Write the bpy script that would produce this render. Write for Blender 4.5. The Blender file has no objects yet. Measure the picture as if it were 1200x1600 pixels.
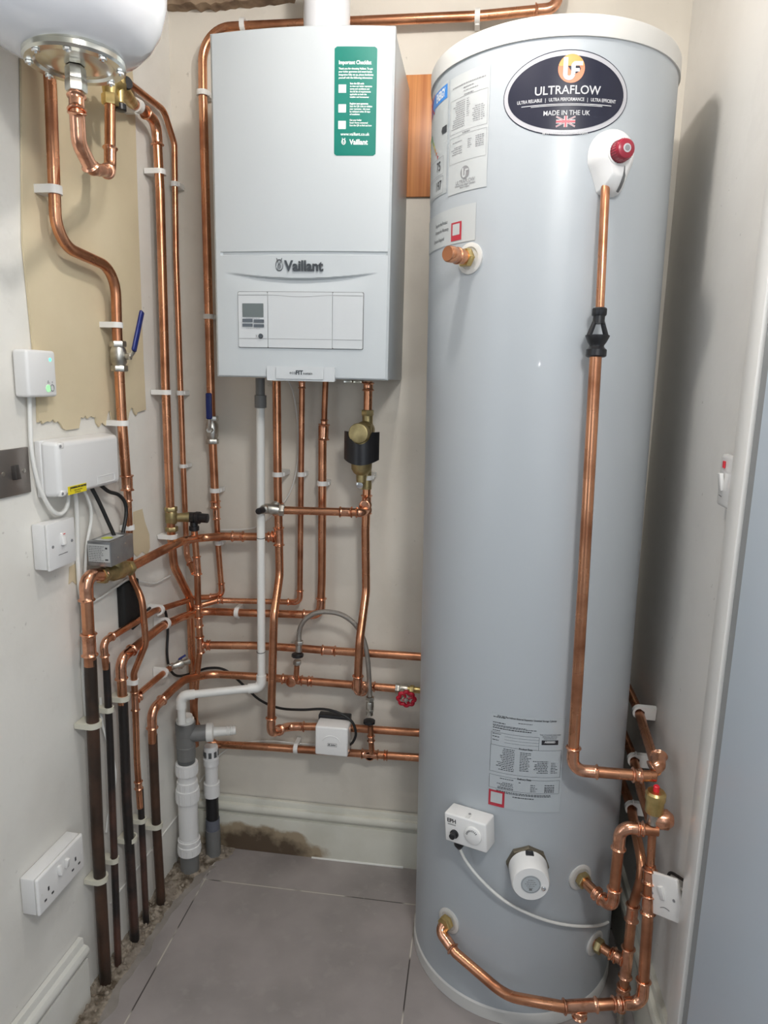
import bpy, bmesh, math, random
from mathutils import Vector as V, Matrix
random.seed(7)
S = bpy.context.scene
COL = S.collection
R = math.radians

# ------------------------------------------------------------------ camera
F_PX, PITCH, YAW, ROLL = 1078.37, .1871, .1323, .0234
CAM = V((.8183, -1.8237, 1.4153))
fw = V((-math.sin(YAW)*math.cos(PITCH), math.cos(YAW)*math.cos(PITCH), -math.sin(PITCH)))
_r = fw.cross(V((0, 0, 1))).normalized(); _u = _r.cross(fw)
cr = math.cos(ROLL)*_r + math.sin(ROLL)*_u
cu = -math.sin(ROLL)*_r + math.cos(ROLL)*_u
cd = bpy.data.cameras.new('camera'); cam = bpy.data.objects.new('camera', cd); COL.objects.link(cam)
cam.matrix_world = Matrix(((cr.x, cu.x, -fw.x, CAM.x), (cr.y, cu.y, -fw.y, CAM.y), (cr.z, cu.z, -fw.z, CAM.z), (0, 0, 0, 1)))
cd.sensor_fit = 'HORIZONTAL'; cd.sensor_width = 36; cd.lens = F_PX/1200*36
cd.clip_start = .02
S.camera = cam

# ------------------------------------------------------------------ light
S.view_settings.view_transform = 'Standard'; S.view_settings.look = 'None'
S.view_settings.gamma = 1; S.view_settings.exposure = 0.05
w = bpy.data.worlds.new('world'); S.world = w; w.use_nodes = True
w.node_tree.nodes['Background'].inputs[0].default_value = (.75, .82, .9, 1)
w.node_tree.nodes['Background'].inputs[1].default_value = .3
def lamp(name, kind, loc, power, col, size=.05, size_y=None, target=None):
    l = bpy.data.lights.new(name, kind); l.energy = power; l.color = col
    o = bpy.data.objects.new(name, l); COL.objects.link(o); o.location = loc
    if kind == 'AREA':
        l.shape = 'RECTANGLE'; l.size = size; l.size_y = size_y or size
        d = V(target)-V(loc); o.rotation_euler = d.to_track_quat('-Z', 'Y').to_euler()
    else: l.shadow_soft_size = size
    return o
lamp('cupboard_bulb', 'POINT', (.70, -.76, 2.27), 12, (1, .95, .90), .035)
lamp('phone_flash', 'POINT', (.86, -1.80, 1.49), 1.6, (1, 1, 1), .008)
lamp('hall_ceiling_lamp', 'AREA', (1.15, -1.85, 2.27), 15, (1, .985, .965), .24, .24, (.30, -.4, .5))
lamp('hall_fill', 'AREA', (1.55, -2.55, 1.5), 11, (.88, .94, 1), 1.2, 1.7, (.3, -.3, 1.0))  # added cool fill from the right of the hall, no window behind it
lamp('hall_side_fill', 'AREA', (-.6, -2.0, 1.4), 5.5, (.82, .91, 1), .8, 1.6, (1.2, -1.1, 1.0))  # added fill from the left to brighten the door leaf

# ------------------------------------------------------------------ pixel -> place helpers (1200 x 1600 frame)
KL = math.atan(.038)                       # the left wall is a little out of square
NL = V((math.cos(KL), -math.sin(KL), 0)); DL = V((math.sin(KL), math.cos(KL), 0)); UP = V((0, 0, 1))
YW = .01; XR = 1.255
def ray(px, py): return fw + cr*((px-600)/F_PX) - cu*((py-800)/F_PX)
def P(px, py, y=-.03):
    d = ray(px, py); return CAM + d*((y-CAM.y)/d.y)
def X(px, py, x=1.2):
    d = ray(px, py); return CAM + d*((x-CAM.x)/d.x)
def F(px, py, z=0):
    d = ray(px, py); return CAM + d*((z-CAM.z)/d.z)
def L(px, py, off=0.):
    d = ray(px, py); return CAM + d*((off-CAM.dot(NL))/d.dot(NL))
def LW(s, z, off): return DL*s + NL*off + UP*z
def ls(p): return p.dot(DL)
def pxy(v):
    d = V(v)-CAM; z = d.dot(fw); return 600+F_PX*d.dot(cr)/z, 800-F_PX*d.dot(cu)/z
def zat(x, y, py):
    a, b = 0., 2.3
    for _ in range(40):
        m = (a+b)/2
        if pxy((x, y, m))[1] > py: a = m
        else: b = m
    return a
def solve_off(pw, pf):
    s0 = ls(L(*pw))
    m1 = min((abs(ls(L(pf[0], pf[1], k*.001))-s0), k*.001) for k in range(0, 150))
    return m1[1]
CCX, CCY, CR_, LEAN, CH = .960, -.2385, .243, -.0133, 2.039
def cyl_c(z): return V((CCX+LEAN*z, CCY, z))
def CY(th, z, off=0.): return cyl_c(z) + V((math.sin(th), -math.cos(th), 0))*(CR_+off)
def C(px, py, off=0.):
    d = ray(px, py); ox = CAM.x-CCX-LEAN*CAM.z; oy = CAM.y-CCY; vx = d.x-LEAN*d.z; vy = d.y
    A = vx*vx+vy*vy; B = ox*vx+oy*vy; c = ox*ox+oy*oy-(CR_+off)**2
    D = max(B*B-A*c, 0); return CAM + d*((-B-math.sqrt(D))/A)
def cth(p): c = cyl_c(p.z); return math.atan2(p.x-c.x, -(p.y-c.y))
def cn(th): return V((math.sin(th), -math.cos(th), 0))

# ------------------------------------------------------------------ materials
def nodes(m): return m.node_tree.nodes, m.node_tree.links
def mat(name, col, rough=.5, metal=0., spec=.5, coat=0., noise=None, bump=None, col2=None, emit=None, rvar=0.):
    """noise=(scale,detail,lo,hi) mixes col -> col2; bump=(scale,strength)"""
    m = bpy.data.materials.new(name); m.use_nodes = True; N, K = nodes(m)
    b = N['Principled BSDF']; b.inputs['Base Color'].default_value = (*col, 1)
    b.inputs['Roughness'].default_value = rough; b.inputs['Metallic'].default_value = metal
    b.inputs['Specular IOR Level'].default_value = spec; b.inputs['Coat Weight'].default_value = coat
    if emit: b.inputs['Emission Color'].default_value = (*emit[0], 1); b.inputs['Emission Strength'].default_value = emit[1]
    g = N.new('ShaderNodeNewGeometry')
    if noise:
        n = N.new('ShaderNodeTexNoise'); n.inputs['Scale'].default_value = noise[0]; n.inputs['Detail'].default_value = noise[1]
        K.new(g.outputs['Position'], n.inputs['Vector'])
        mr = N.new('ShaderNodeMapRange'); mr.inputs[1].default_value = noise[2]; mr.inputs[2].default_value = noise[3]
        K.new(n.outputs['Fac'], mr.inputs[0])
        mx = N.new('ShaderNodeMix'); mx.data_type = 'RGBA'; mx.inputs[6].default_value = (*col, 1); mx.inputs[7].default_value = (*(col2 or col), 1)
        K.new(mr.outputs[0], mx.inputs[0]); K.new(mx.outputs[2], b.inputs['Base Color'])
        if rvar:
            r2 = N.new('ShaderNodeMapRange'); r2.inputs[3].default_value = rough; r2.inputs[4].default_value = rough+rvar
            K.new(mr.outputs[0], r2.inputs[0]); K.new(r2.outputs[0], b.inputs['Roughness'])
    if bump:
        n2 = N.new('ShaderNodeTexNoise'); n2.inputs['Scale'].default_value = bump[0]; n2.inputs['Detail'].default_value = 4
        K.new(g.outputs['Position'], n2.inputs['Vector'])
        bp = N.new('ShaderNodeBump'); bp.inputs['Strength'].default_value = bump[1]; bp.inputs['Distance'].default_value = .004
        K.new(n2.outputs['Fac'], bp.inputs['Height']); K.new(bp.outputs[0], b.inputs['Normal'])
    return m
def prin(m): return m.node_tree.nodes['Principled BSDF']
def mathn(m, op, a, b=None, clamp=False):
    N, K = nodes(m); n = N.new('ShaderNodeMath'); n.operation = op; n.use_clamp = clamp
    for i, v in enumerate((a, b)):
        if v is None: continue
        if isinstance(v, (int, float)): n.inputs[i].default_value = v
        else: K.new(v, n.inputs[i])
    return n.outputs[0]
def pos(m):
    N, K = nodes(m); g = N.new('ShaderNodeNewGeometry'); s = N.new('ShaderNodeSeparateXYZ'); K.new(g.outputs['Position'], s.inputs[0])
    return g.outputs['Position'], s.outputs
def nz(m, scale, detail=4, vec=None, rough=.5):
    N, K = nodes(m); n = N.new('ShaderNodeTexNoise'); n.inputs['Scale'].default_value = scale; n.inputs['Detail'].default_value = detail
    n.inputs['Roughness'].default_value = rough
    if vec is not None: K.new(vec, n.inputs['Vector'])
    return n.outputs['Fac']
def mixc(m, fac, c1, c2):
    N, K = nodes(m); x = N.new('ShaderNodeMix'); x.data_type = 'RGBA'
    for i, c in ((6, c1), (7, c2)):
        if isinstance(c, tuple): x.inputs[i].default_value = (*c, 1)
        else: K.new(c, x.inputs[i])
    if isinstance(fac, (int, float)): x.inputs[0].default_value = fac
    else: K.new(fac, x.inputs[0])
    return x.outputs[2]
def ramp(m, v, lo, hi):
    N, K = nodes(m); r = N.new('ShaderNodeMapRange'); r.inputs[1].default_value = lo; r.inputs[2].default_value = hi; K.new(v, r.inputs[0]); return r.outputs[0]
def setc(m, c): m.node_tree.links.new(c, prin(m).inputs['Base Color'])

def wall_mat(name, base, dirt):
    m = mat(name, base, .55, bump=(35, .18)); vec, s = pos(m)
    c = mixc(m, ramp(m, nz(m, 3.2, 6, vec), .42, .70), base, dirt)
    c = mixc(m, mathn(m, 'MULTIPLY', ramp(m, nz(m, 7, 8, vec, .65), .56, .62), .35), c, dirt)
    sc = ramp(m, nz(m, 55, 3, vec), .70, .76)                       # small scuffs and chips
    sc2 = mathn(m, 'MULTIPLY', sc, ramp(m, nz(m, 4, 2, vec), .5, .6))
    c = mixc(m, mathn(m, 'MULTIPLY', sc2, .45), c, (.30, .27, .23))
    setc(m, c); return m
M = {}
M['wall'] = wall_mat('wall_paint', (.70, .655, .575), (.60, .555, .48))
M['walll'] = wall_mat('left_wall_paint', (.80, .78, .725), (.69, .665, .61))
M['wallr'] = wall_mat('right_wall_paint', (.76, .74, .70), (.70, .68, .64))
M['hall'] = mat('hall_paint', (.60, .62, .64), .7)
M['ceil'] = mat('ceiling_paint', (.72, .70, .66), .7)
M['copper'] = mat('copper', (.74, .355, .20), .23, 1, noise=(14, 5, .38, .70), col2=(.36, .15, .08), rvar=.16)
M['copperd'] = mat('tarnished_copper', (.62, .29, .17), .30, 1, noise=(22, 6, .40, .68), col2=(.33, .14, .08), rvar=.15)
M['fit'] = mat('copper_fitting', (.80, .41, .26), .19, 1, noise=(60, 3, .5, .75), col2=(.45, .20, .11), bump=(90, .12), rvar=.1)
M['old'] = mat('old_brown_pipe', (.032, .022, .016), .38, .25, noise=(9, 6, .40, .66), col2=(.085, .042, .025), rvar=.15, bump=(60, .2))
M['oldk'] = mat('old_black_pipe', (.018, .015, .014), .32, .1, noise=(7, 6, .50, .72), col2=(.11, .05, .035), bump=(80, .25))
M['brass'] = mat('brass', (.80, .62, .28), .28, 1, noise=(30, 4, .4, .7), col2=(.50, .38, .15), rvar=.15)
M['brassd'] = mat('dull_brass', (.50, .40, .20), .38, .9, noise=(30, 4, .4, .7), col2=(.26, .21, .10), rvar=.15)
M['nickel'] = mat('nickel', (.62, .60, .55), .34, 1, noise=(50, 3, .4, .7), col2=(.36, .33, .28))
M['steel'] = mat('zinc_steel', (.72, .73, .70), .22, 1, noise=(16, 4, .4, .7), col2=(.60, .56, .42))
M['chrome'] = mat('chrome', (.8, .8, .8), .12, 1)
M['bossd'] = mat('dark_bronze', (.22, .19, .14), .4, .8)
M['white'] = mat('white_plastic', (.76, .755, .745), .32)
M['whiteg'] = mat('white_gloss_plastic', (.83, .82, .80), .2, coat=.3)
M['clip'] = mat('clip_plastic', (.76, .75, .72), .4)
M['clipo'] = mat('old_clip_plastic', (.62, .60, .50), .45)
M['cond'] = mat('condensate_plastic', (.76, .755, .72), .33)
M['greyp'] = mat('grey_plastic', (.17, .17, .165), .42)
M['dgreyp'] = mat('dark_grey_plastic', (.10, .105, .105), .42)
M['bluegrey'] = mat('bluegrey_plastic', (.13, .14, .17), .42)
M['black'] = mat('black_plastic', (.012, .012, .014), .35)
M['rubber'] = mat('black_rubber', (.010, .010, .010), .5)
M['foam'] = mat('black_foam', (.006, .006, .006), .8)
M['boiler'] = mat('boiler_enamel', (.47, .50, .515), .40, coat=.05)
M['panel'] = mat('boiler_panel', (.53, .55, .56), .3)
M['cylm'] = mat('cylinder_enamel', (.425, .455, .48), .36, coat=.04, spec=.5)
M['lid'] = mat('cylinder_lid', (.60, .59, .565), .35)
M['vessel'] = mat('vessel_enamel', (.74, .74, .76), .16, coat=.6)
M['green'] = mat('sticker_green', (.0, .15, .115), .45, spec=.25)
M['txtw'] = mat('white_print', (.85, .87, .86), .4)
M['txtk'] = mat('black_print', (.03, .03, .035), .4)
M['txtg'] = mat('grey_print', (.25, .25, .26), .4)
M['txts'] = mat('silver_print', (.55, .55, .56), .5, spec=.2)
M['logo'] = mat('logo_metal', (.10, .11, .12), .25, .6)
M['seam'] = mat('dark_gap', (.12, .12, .12), .6)
M['lcd'] = mat('lcd', (.10, .12, .115), .15)
M['label'] = mat('label_paper', (.50, .52, .52), .35, coat=.1)
M['labelg'] = mat('film_label', (.455, .49, .51), .2, coat=.4)
M['navy'] = mat('navy_print', (.018, .019, .034), .34, spec=.25)
M['silver'] = mat('silver_border', (.46, .455, .48), .4, .1)
M['orange'] = mat('orange_print', (.75, .33, .07), .3)
M['orange2'] = mat('dark_orange_print', (.62, .17, .06), .3)
M['red'] = mat('red_print', (.45, .03, .05), .35)
M['redk'] = mat('red_knob', (.30, .015, .035), .3)
M['redw'] = mat('red_wheel', (.50, .008, .03), .32)
M['redb'] = mat('red_cap', (.75, .02, .04), .3)
M['blueh'] = mat('blue_handle', (.010, .022, .16), .3)
M['bluep'] = mat('blue_print', (.03, .22, .65), .3)
for k, c in (('e1', (.02, .30, .12)), ('e2', (.10, .42, .12)), ('e3', (.45, .60, .05)), ('e4', (.85, .72, .03)), ('e5', (.80, .42, .03)), ('e6', (.70, .18, .03)), ('e7', (.55, .04, .05))): M[k] = mat('energy_'+k[1], c, .4)
M['yellow'] = mat('yellow_label', (.80, .66, .02), .4)
M['limel'] = mat('lime_label', (.55, .60, .03), .4)
M['actu'] = mat('actuator_metal', (.34, .35, .36), .32, .75, noise=(20, 4, .4, .7), col2=(.26, .27, .28))
M['actl'] = mat('actuator_label', (.55, .56, .55), .4, .2)
M['brush'] = mat('brushed_nickel', (.30, .27, .25), .33, .85)
M['brushr'] = mat('dark_bronze_rocker', (.10, .09, .085), .3, .7)
M['braid'] = mat('braided_steel', (.36, .34, .31), .35, .85, bump=(700, .6))
M['ledg'] = mat('green_led', (.15, .8, .4), .3, emit=((.1, 1, .45), 1.6))
M['ledl'] = mat('pale_green_led', (.45, .75, .45), .3, emit=((.35, 1, .45), .35))
M['door'] = mat('door_paint', (.66, .745, .83), .45)
M['frame'] = mat('frame_gloss', (.86, .845, .81), .3, coat=.2)
M['reveal'] = mat('reveal_shade', (.30, .31, .315), .5)  # shade of the door reveal put into the colour as dark grey
M['beigewood'] = mat('bare_board', (.66, .565, .39), .75, noise=(6, 6, .35, .7), col2=(.60, .505, .335), bump=(20, .06))
M['brown'] = mat('old_timber', (.16, .10, .06), .8, noise=(20, 5, .4, .6), col2=(.32, .23, .15), bump=(25, .6))
M['paint'] = mat('brushed_white_paint', (.74, .73, .69), .6)
M['shadowg'] = mat('film_gloss', (.6, .6, .6), .2)
# orange veneer with vertical grain
m = mat('orange_veneer', (.50, .20, .06), .4, bump=(40, .1)); vec, s = pos(m)
N_, K_ = nodes(m); mp = N_.new('ShaderNodeMapping'); mp.inputs['Scale'].default_value = (160, 160, 3); K_.new(vec, mp.inputs['Vector'])
setc(m, mixc(m, ramp(m, nz(m, 1, 4, mp.outputs[0]), .35, .7), (.60, .26, .09), (.42, .145, .045))); M['veneer'] = m
# floor tiles with thin grout lines on a 609 mm grid
m = mat('floor_tiles', (.20, .185, .18), .42, bump=(25, .05)); vec, s = pos(m)
c = mixc(m, ramp(m, nz(m, 5, 6, vec), .35, .7), (.345, .310, .297), (.245, .222, .213))
c = mixc(m, ramp(m, nz(m, 26, 5, vec), .55, .8), c, (.33, .30, .285))
def groutline(coord, at):
    d = mathn(m, 'ABSOLUTE', mathn(m, 'SUBTRACT', mathn(m, 'FRACT', mathn(m, 'DIVIDE', mathn(m, 'SUBTRACT', coord, at-.3045-6.09), .609)), .5))
    return mathn(m, 'LESS_THAN', d, .0017/.609)
g = mathn(m, 'MAXIMUM', groutline(s[0], .1031), groutline(s[1], -.1554))
gc = mixc(m, ramp(m, nz(m, 6, 3, vec), .45, .52), (.07, .06, .055), (.52, .48, .42))
c = mixc(m, g, c, gc)
scr = mathn(m, 'MULTIPLY', ramp(m, nz(m, 70, 6, vec, .7), .62, .72), ramp(m, nz(m, 2.3, 2, vec), .58, .66))
c = mixc(m, mathn(m, 'MULTIPLY', scr, .7), c, (.5, .48, .44)); setc(m, c); M['tile'] = m
# rubble
m = mat('rubble', (.2, .16, .12), .9, bump=(120, .9)); vec, s = pos(m)
c = mixc(m, ramp(m, nz(m, 45, 6, vec), .38, .62), (.10, .075, .05), (.34, .29, .23))
c = mixc(m, ramp(m, nz(m, 9, 4, vec), .5, .65), c, (.26, .22, .18)); setc(m, c); M['rubble'] = m
M['mortar'] = mat('mortar_smear', (.30, .27, .24), .85, noise=(18, 6, .35, .65), col2=(.22, .20, .18), bump=(60, .3))
M['stone'] = mat('stone_chips', (.36, .31, .25), .85, noise=(30, 3, .4, .6), col2=(.17, .13, .09))
# skirting with a damp stain near the corner
m = mat('skirting_paint', (.66, .65, .57), .4, bump=(18, .08)); vec, s = pos(m)
base = mixc(m, ramp(m, nz(m, 8, 5, vec), .4, .7), (.68, .67, .59), (.60, .585, .50))
dx = mathn(m, 'DIVIDE', mathn(m, 'SUBTRACT', s[0], .215), .215)
dz = mathn(m, 'DIVIDE', s[2], .092)
rad = mathn(m, 'ADD', mathn(m, 'MULTIPLY', dx, dx), mathn(m, 'MULTIPLY', dz, dz))
rad = mathn(m, 'ADD', rad, mathn(m, 'MULTIPLY', mathn(m, 'SUBTRACT', nz(m, 16, 6, vec), .5), 1.5))
st = ramp(m, rad, 1.0, .72)
dark = mathn(m, 'MULTIPLY', ramp(m, mathn(m, 'ADD', mathn(m, 'ADD', mathn(m, 'MULTIPLY', dx, dx), mathn(m, 'MULTIPLY', dz, dz)), mathn(m, 'MULTIPLY', mathn(m, 'SUBTRACT', nz(m, 30, 5, vec), .5), 1.4)), .75, .25), .9)
inner = mixc(m, dark, (.34, .27, .18), (.075, .048, .03))
c = mixc(m, st, base, inner)
setc(m, c); M['skirt'] = m
m = mat('left_skirting_paint', (.70, .69, .63), .4, bump=(18, .08)); vec, s = pos(m)
c = mixc(m, ramp(m, nz(m, 8, 5, vec), .4, .7), (.72, .71, .66), (.64, .63, .57))
lowz = ramp(m, mathn(m, 'ADD', s[2], mathn(m, 'MULTIPLY', nz(m, 18, 5, vec), .07)), .065, .03)
far = ramp(m, s[1], -.72, -.62)
setc(m, mixc(m, mathn(m, 'MULTIPLY', mathn(m, 'MULTIPLY', lowz, far), .8), c, (.30, .22, .13))); M['skirtl'] = m

# ------------------------------------------------------------------ object helpers
WLOC = {}
def perp(d):
    a = V((0, 0, 1)) if abs(d.z) < .9 else V((1, 0, 0))
    x = d.cross(a).normalized(); return x, d.cross(x).normalized()
class MB:
    def __init__(s): s.b = bmesh.new()
    def _merge(s, b2, mtx):
        b2.transform(mtx); me = bpy.data.meshes.new('tmp'); b2.to_mesh(me); b2.free(); s.b.from_mesh(me); bpy.data.meshes.remove(me)
    def box(s, c, dims, ax=None, bevel=0., seg=2, taper=None):
        ax = ax or (V((1, 0, 0)), V((0, 1, 0)), V((0, 0, 1)))
        b2 = bmesh.new(); bmesh.ops.create_cube(b2, size=1)
        for v in b2.verts:
            k = 1.
            if taper is not None and v.co.z > 0: k = taper
            v.co = V((v.co.x*dims[0]*k, v.co.y*dims[1]*k, v.co.z*dims[2]))
        b2.normal_update()
        if bevel: bmesh.ops.bevel(b2, geom=list(b2.edges), offset=bevel, segments=seg, affect='EDGES', profile=.5)
        a, b, d = ax; c = V(c)
        s._merge(b2, Matrix(((a.x, b.x, d.x, c.x), (a.y, b.y, d.y, c.y), (a.z, b.z, d.z, c.z), (0, 0, 0, 1)))); return s
    def sweep(s, pts, rad, seg=20, caps=True):
        pts = [V(p) for p in pts]; n = len(pts)
        if isinstance(rad, (int, float)): rad = [rad]*n
        T = []
        for i in range(n):
            a = pts[max(i-1, 0)]; b = pts[min(i+1, n-1)]; t = b-a
            j = 1
            while t.length < 1e-7 and j < n:
                j += 1; t = pts[min(i+j, n-1)]-pts[max(i-j, 0)]
            T.append(t.normalized())
        x, _ = perp(T[0]); rings = []
        for i in range(n):
            x = (x - T[i]*x.dot(T[i])).normalized(); y = T[i].cross(x)
            rings.append([s.b.verts.new(pts[i] + (x*math.cos(2*math.pi*k/seg)+y*math.sin(2*math.pi*k/seg))*rad[i]) for k in range(seg)])
        for i in range(n-1):
            for k in range(seg): s.b.faces.new((rings[i][k], rings[i][(k+1) % seg], rings[i+1][(k+1) % seg], rings[i+1][k]))
        if caps:
            s.b.faces.new(rings[0][::-1]); s.b.faces.new(rings[-1])
        return s
    def lathe(s, o, ax, prof, seg=28, caps=True):
        """prof: list of (height, radius) along ax"""
        ax = V(ax).normalized(); o = V(o); x, y = perp(ax); rings = []
        for h, r in prof: rings.append([s.b.verts.new(o+ax*h+(x*math.cos(2*math.pi*k/seg)+y*math.sin(2*math.pi*k/seg))*max(r, 1e-5)) for k in range(seg)])
        for i in range(len(rings)-1):
            for k in range(seg): s.b.faces.new((rings[i][k], rings[i][(k+1) % seg], rings[i+1][(k+1) % seg], rings[i+1][k]))
        if caps: s.b.faces.new(rings[0][::-1]); s.b.faces.new(rings[-1])
        return s
    def prism(s, poly, d):
        """closed polygon of world points extruded by vector d"""
        a = [s.b.verts.new(V(p)) for p in poly]; b = [s.b.verts.new(V(p)+V(d)) for p in poly]; n = len(a)
        s.b.faces.new(a[::-1]); s.b.faces.new(b)
        for i in range(n): s.b.faces.new((a[i], a[(i+1) % n], b[(i+1) % n], b[i]))
        return s
    def grid(s, f, nu, nv, closed=False):
        g = [[s.b.verts.new(f(i/nu, j/nv)) for j in range(nv+1)] for i in range(nu+1)]
        for i in range(nu):
            for j in range(nv): s.b.faces.new((g[i][j], g[i+1][j], g[i+1][j+1], g[i][j+1]))
        return g
    def build(s, name, m, parent=None, ang=35, normals=True, **kw):
        if normals: bmesh.ops.recalc_face_normals(s.b, faces=s.b.faces)
        vs = [v.co for v in s.b.verts]
        lo = V((min(v.x for v in vs), min(v.y for v in vs), min(v.z for v in vs))); hi = V((max(v.x for v in vs), max(v.y for v in vs), max(v.z for v in vs)))
        c = V(((lo.x+hi.x)/2, (lo.y+hi.y)/2, lo.z))
        for v in s.b.verts: v.co -= c
        me = bpy.data.meshes.new(name); s.b.to_mesh(me); s.b.free()
        me.shade_smooth(); me.set_sharp_from_angle(angle=R(ang))
        o = bpy.data.objects.new(name, me); COL.objects.link(o); o.data.materials.append(M[m] if isinstance(m, str) else m)
        place(o, c, parent); tag(o, **kw); return o
def place(o, wc, parent):
    WLOC[o.name] = V(wc)
    if parent: o.parent = parent; o.location = V(wc)-WLOC[parent.name]
    else: o.location = wc
def tag(o, label=None, cat=None, group=None, kind=None):
    if label: o['label'] = label
    if cat: o['category'] = cat
    if group: o['group'] = group
    if kind: o['kind'] = kind
def thing(name, label, cat, loc, group=None):
    o = bpy.data.objects.new(name, None); o.empty_display_size = .02; COL.objects.link(o); place(o, loc, None); tag(o, label, cat, group); return o
def struct(mb, name, m, label=None, **k): return mb.build(name, m, None, kind='structure', label=label, **k)

def textmesh(txt, size, fx, align='CENTER', bold=0., sx=1., shear=0.):
    """text as a bmesh mapped through fx(x, y) -> world"""
    cu_ = bpy.data.curves.new('t', 'FONT'); cu_.body = txt; cu_.size = size; cu_.align_x = align; cu_.align_y = 'CENTER'
    cu_.offset = bold; cu_.resolution_u = 3; cu_.shear = shear
    o = bpy.data.objects.new('t', cu_); COL.objects.link(o)
    dg = bpy.context.evaluated_depsgraph_get(); me = bpy.data.meshes.new_from_object(o.evaluated_get(dg))
    bpy.data.objects.remove(o); bpy.data.curves.remove(cu_)
    b = bmesh.new(); b.from_mesh(me); bpy.data.meshes.remove(me)
    for v in b.verts: v.co = fx(v.co.x*sx, v.co.y)
    return b
def text(items, fx, name, m, parent):
    """items: (txt, x, y, size, align, bold, sx)"""
    mb = MB()
    for it in items:
        t, x, y, sz = it[:4]; al = it[4] if len(it) > 4 else 'CENTER'; bo = it[5] if len(it) > 5 else 0; sx = it[6] if len(it) > 6 else 1
        b2 = textmesh(t, sz, lambda a, b: fx(x+a, y+b), al, bo, sx)
        me = bpy.data.meshes.new('t'); b2.to_mesh(me); b2.free(); mb.b.from_mesh(me); bpy.data.meshes.remove(me)
    return mb.build(name, m, parent, normals=False)
def quad(mb, fx, x0, y0, x1, y1, nx=1):
    for i in range(nx):
        a = x0+(x1-x0)*i/nx; b = x0+(x1-x0)*(i+1)/nx
        mb.b.faces.new([mb.b.verts.new(fx(p, q)) for p, q in ((a, y0), (b, y0), (b, y1), (a, y1))])
def bars(mb, fx, x0, y, x1, h, rnd, right=False):
    """a row of word-like dashes"""
    x = x0
    while x < x1-.0008:
        wd = min(rnd.uniform(.002, .006), x1-x); quad(mb, fx, x, y-h/2, x+wd, y+h/2, 1); x += wd+.0011

# ------------------------------------------------------------------ pipes
def fillet(nodes_):
    out = []; n = len(nodes_)
    for i, (p, rb) in enumerate(nodes_):
        if i in (0, n-1) or not rb: out.append(p); continue
        a = (nodes_[i-1][0]-p); b = (nodes_[i+1][0]-p); la, lb = a.length, b.length; a.normalize(); b.normalize()
        ang = a.angle(b); t = rb/math.tan(ang/2) if ang < math.pi-.01 else 0
        if ang > math.pi-.02: out.append(p); continue
        t = min(t, la*.49, lb*.49); rr = t*math.tan(ang/2)
        c = p+(a+b).normalized()*(rr/math.sin(ang/2)); s0 = p+a*t-c; s1 = p+b*t-c
        tot = s0.angle(s1); k = max(5, int(tot/R(7)))
        for j in range(k+1): 
            f_ = j/k; v = (s0*math.sin((1-f_)*tot)+s1*math.sin(f_*tot))/math.sin(tot); out.append(c+v)
    return out
def fitting(mb, pts, r):
    """press fitting sleeve: swept body with raised beads at both ends"""
    d = [0.]
    for i in range(1, len(pts)): d.append(d[-1]+(pts[i]-pts[i-1]).length)
    Lt = d[-1]
    def at(t):
        t = max(0, min(Lt, t))
        for i in range(1, len(pts)):
            if t <= d[i] or i == len(pts)-1:
                k = (t-d[i-1])/max(d[i]-d[i-1], 1e-9); return pts[i-1].lerp(pts[i], k)
    bw = r*.42
    ss = [0, bw*.05, bw*.2, bw*.5, bw*.85, bw, bw*1.25]; rs = [1.05, 1.2, 1.36, 1.42, 1.32, 1.2, 1.13]
    mid = [bw*2+(Lt-4*bw)*k/14 for k in range(15)]
    T_ = ss+[m_ for m_ in mid]+[Lt-x for x in reversed(ss)]
    Rr = rs+[1.12]*len(mid)+list(reversed(rs))
    P_ = [at(t) for t in T_]; mb.sweep(P_, [x*r for x in Rr], 22)
def pipe(label, nds, r=.011, m='copper', fits=(), name='copper_pipe', cat='pipe', group=None, parent=None, fm='fit', seg=20, partname=None):
    """nds: (point, 'e' elbow fitting | bend radius | 0). fits: ('c', seg, t, length) couplings, ('t', seg, t, branch_dir, branch_len, length) tees"""
    full = []
    for p, k in nds: full.append((V(p), 2.6*r if k == 'e' else (k or 0)))
    pts = fillet(full)
    root = MB().sweep(pts, r, seg).build(partname or name, m, parent, ang=50, label=label, cat=cat, group=group)
    for i, (p, k) in enumerate(nds):
        if k != 'e': continue
        p = V(p); a = V(nds[i-1][0])-p; b = V(nds[i+1][0])-p
        la = min(4.6*r, a.length*.95); lb = min(4.6*r, b.length*.95)
        sub = fillet([(p+a.normalized()*la, 0), (p, 2.6*r), (p+b.normalized()*lb, 0)])
        mb = MB(); fitting(mb, sub, r); mb.build('elbow', fm, root, ang=50)
    for f_ in fits:
        i = f_[1]; a = V(nds[i][0]); b = V(nds[i+1][0]); c = a.lerp(b, f_[2]); d = (b-a).normalized()
        ln = f_[-1] if f_[-1] else 5*r
        mb = MB(); fitting(mb, [c-d*ln/2, c, c+d*ln/2], r)
        if f_[0] == 't':
            bd = V(f_[3]).normalized(); rb = f_[5] if len(f_) > 6 else r
            fitting(mb, [c+bd*r*.6, c+bd*(r*.6+f_[4])], rb)
            mb.build('tee', fm, root, ang=50)
        elif f_[0] == 'c': mb.build('coupling', fm, root, ang=50)
    return root
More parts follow.
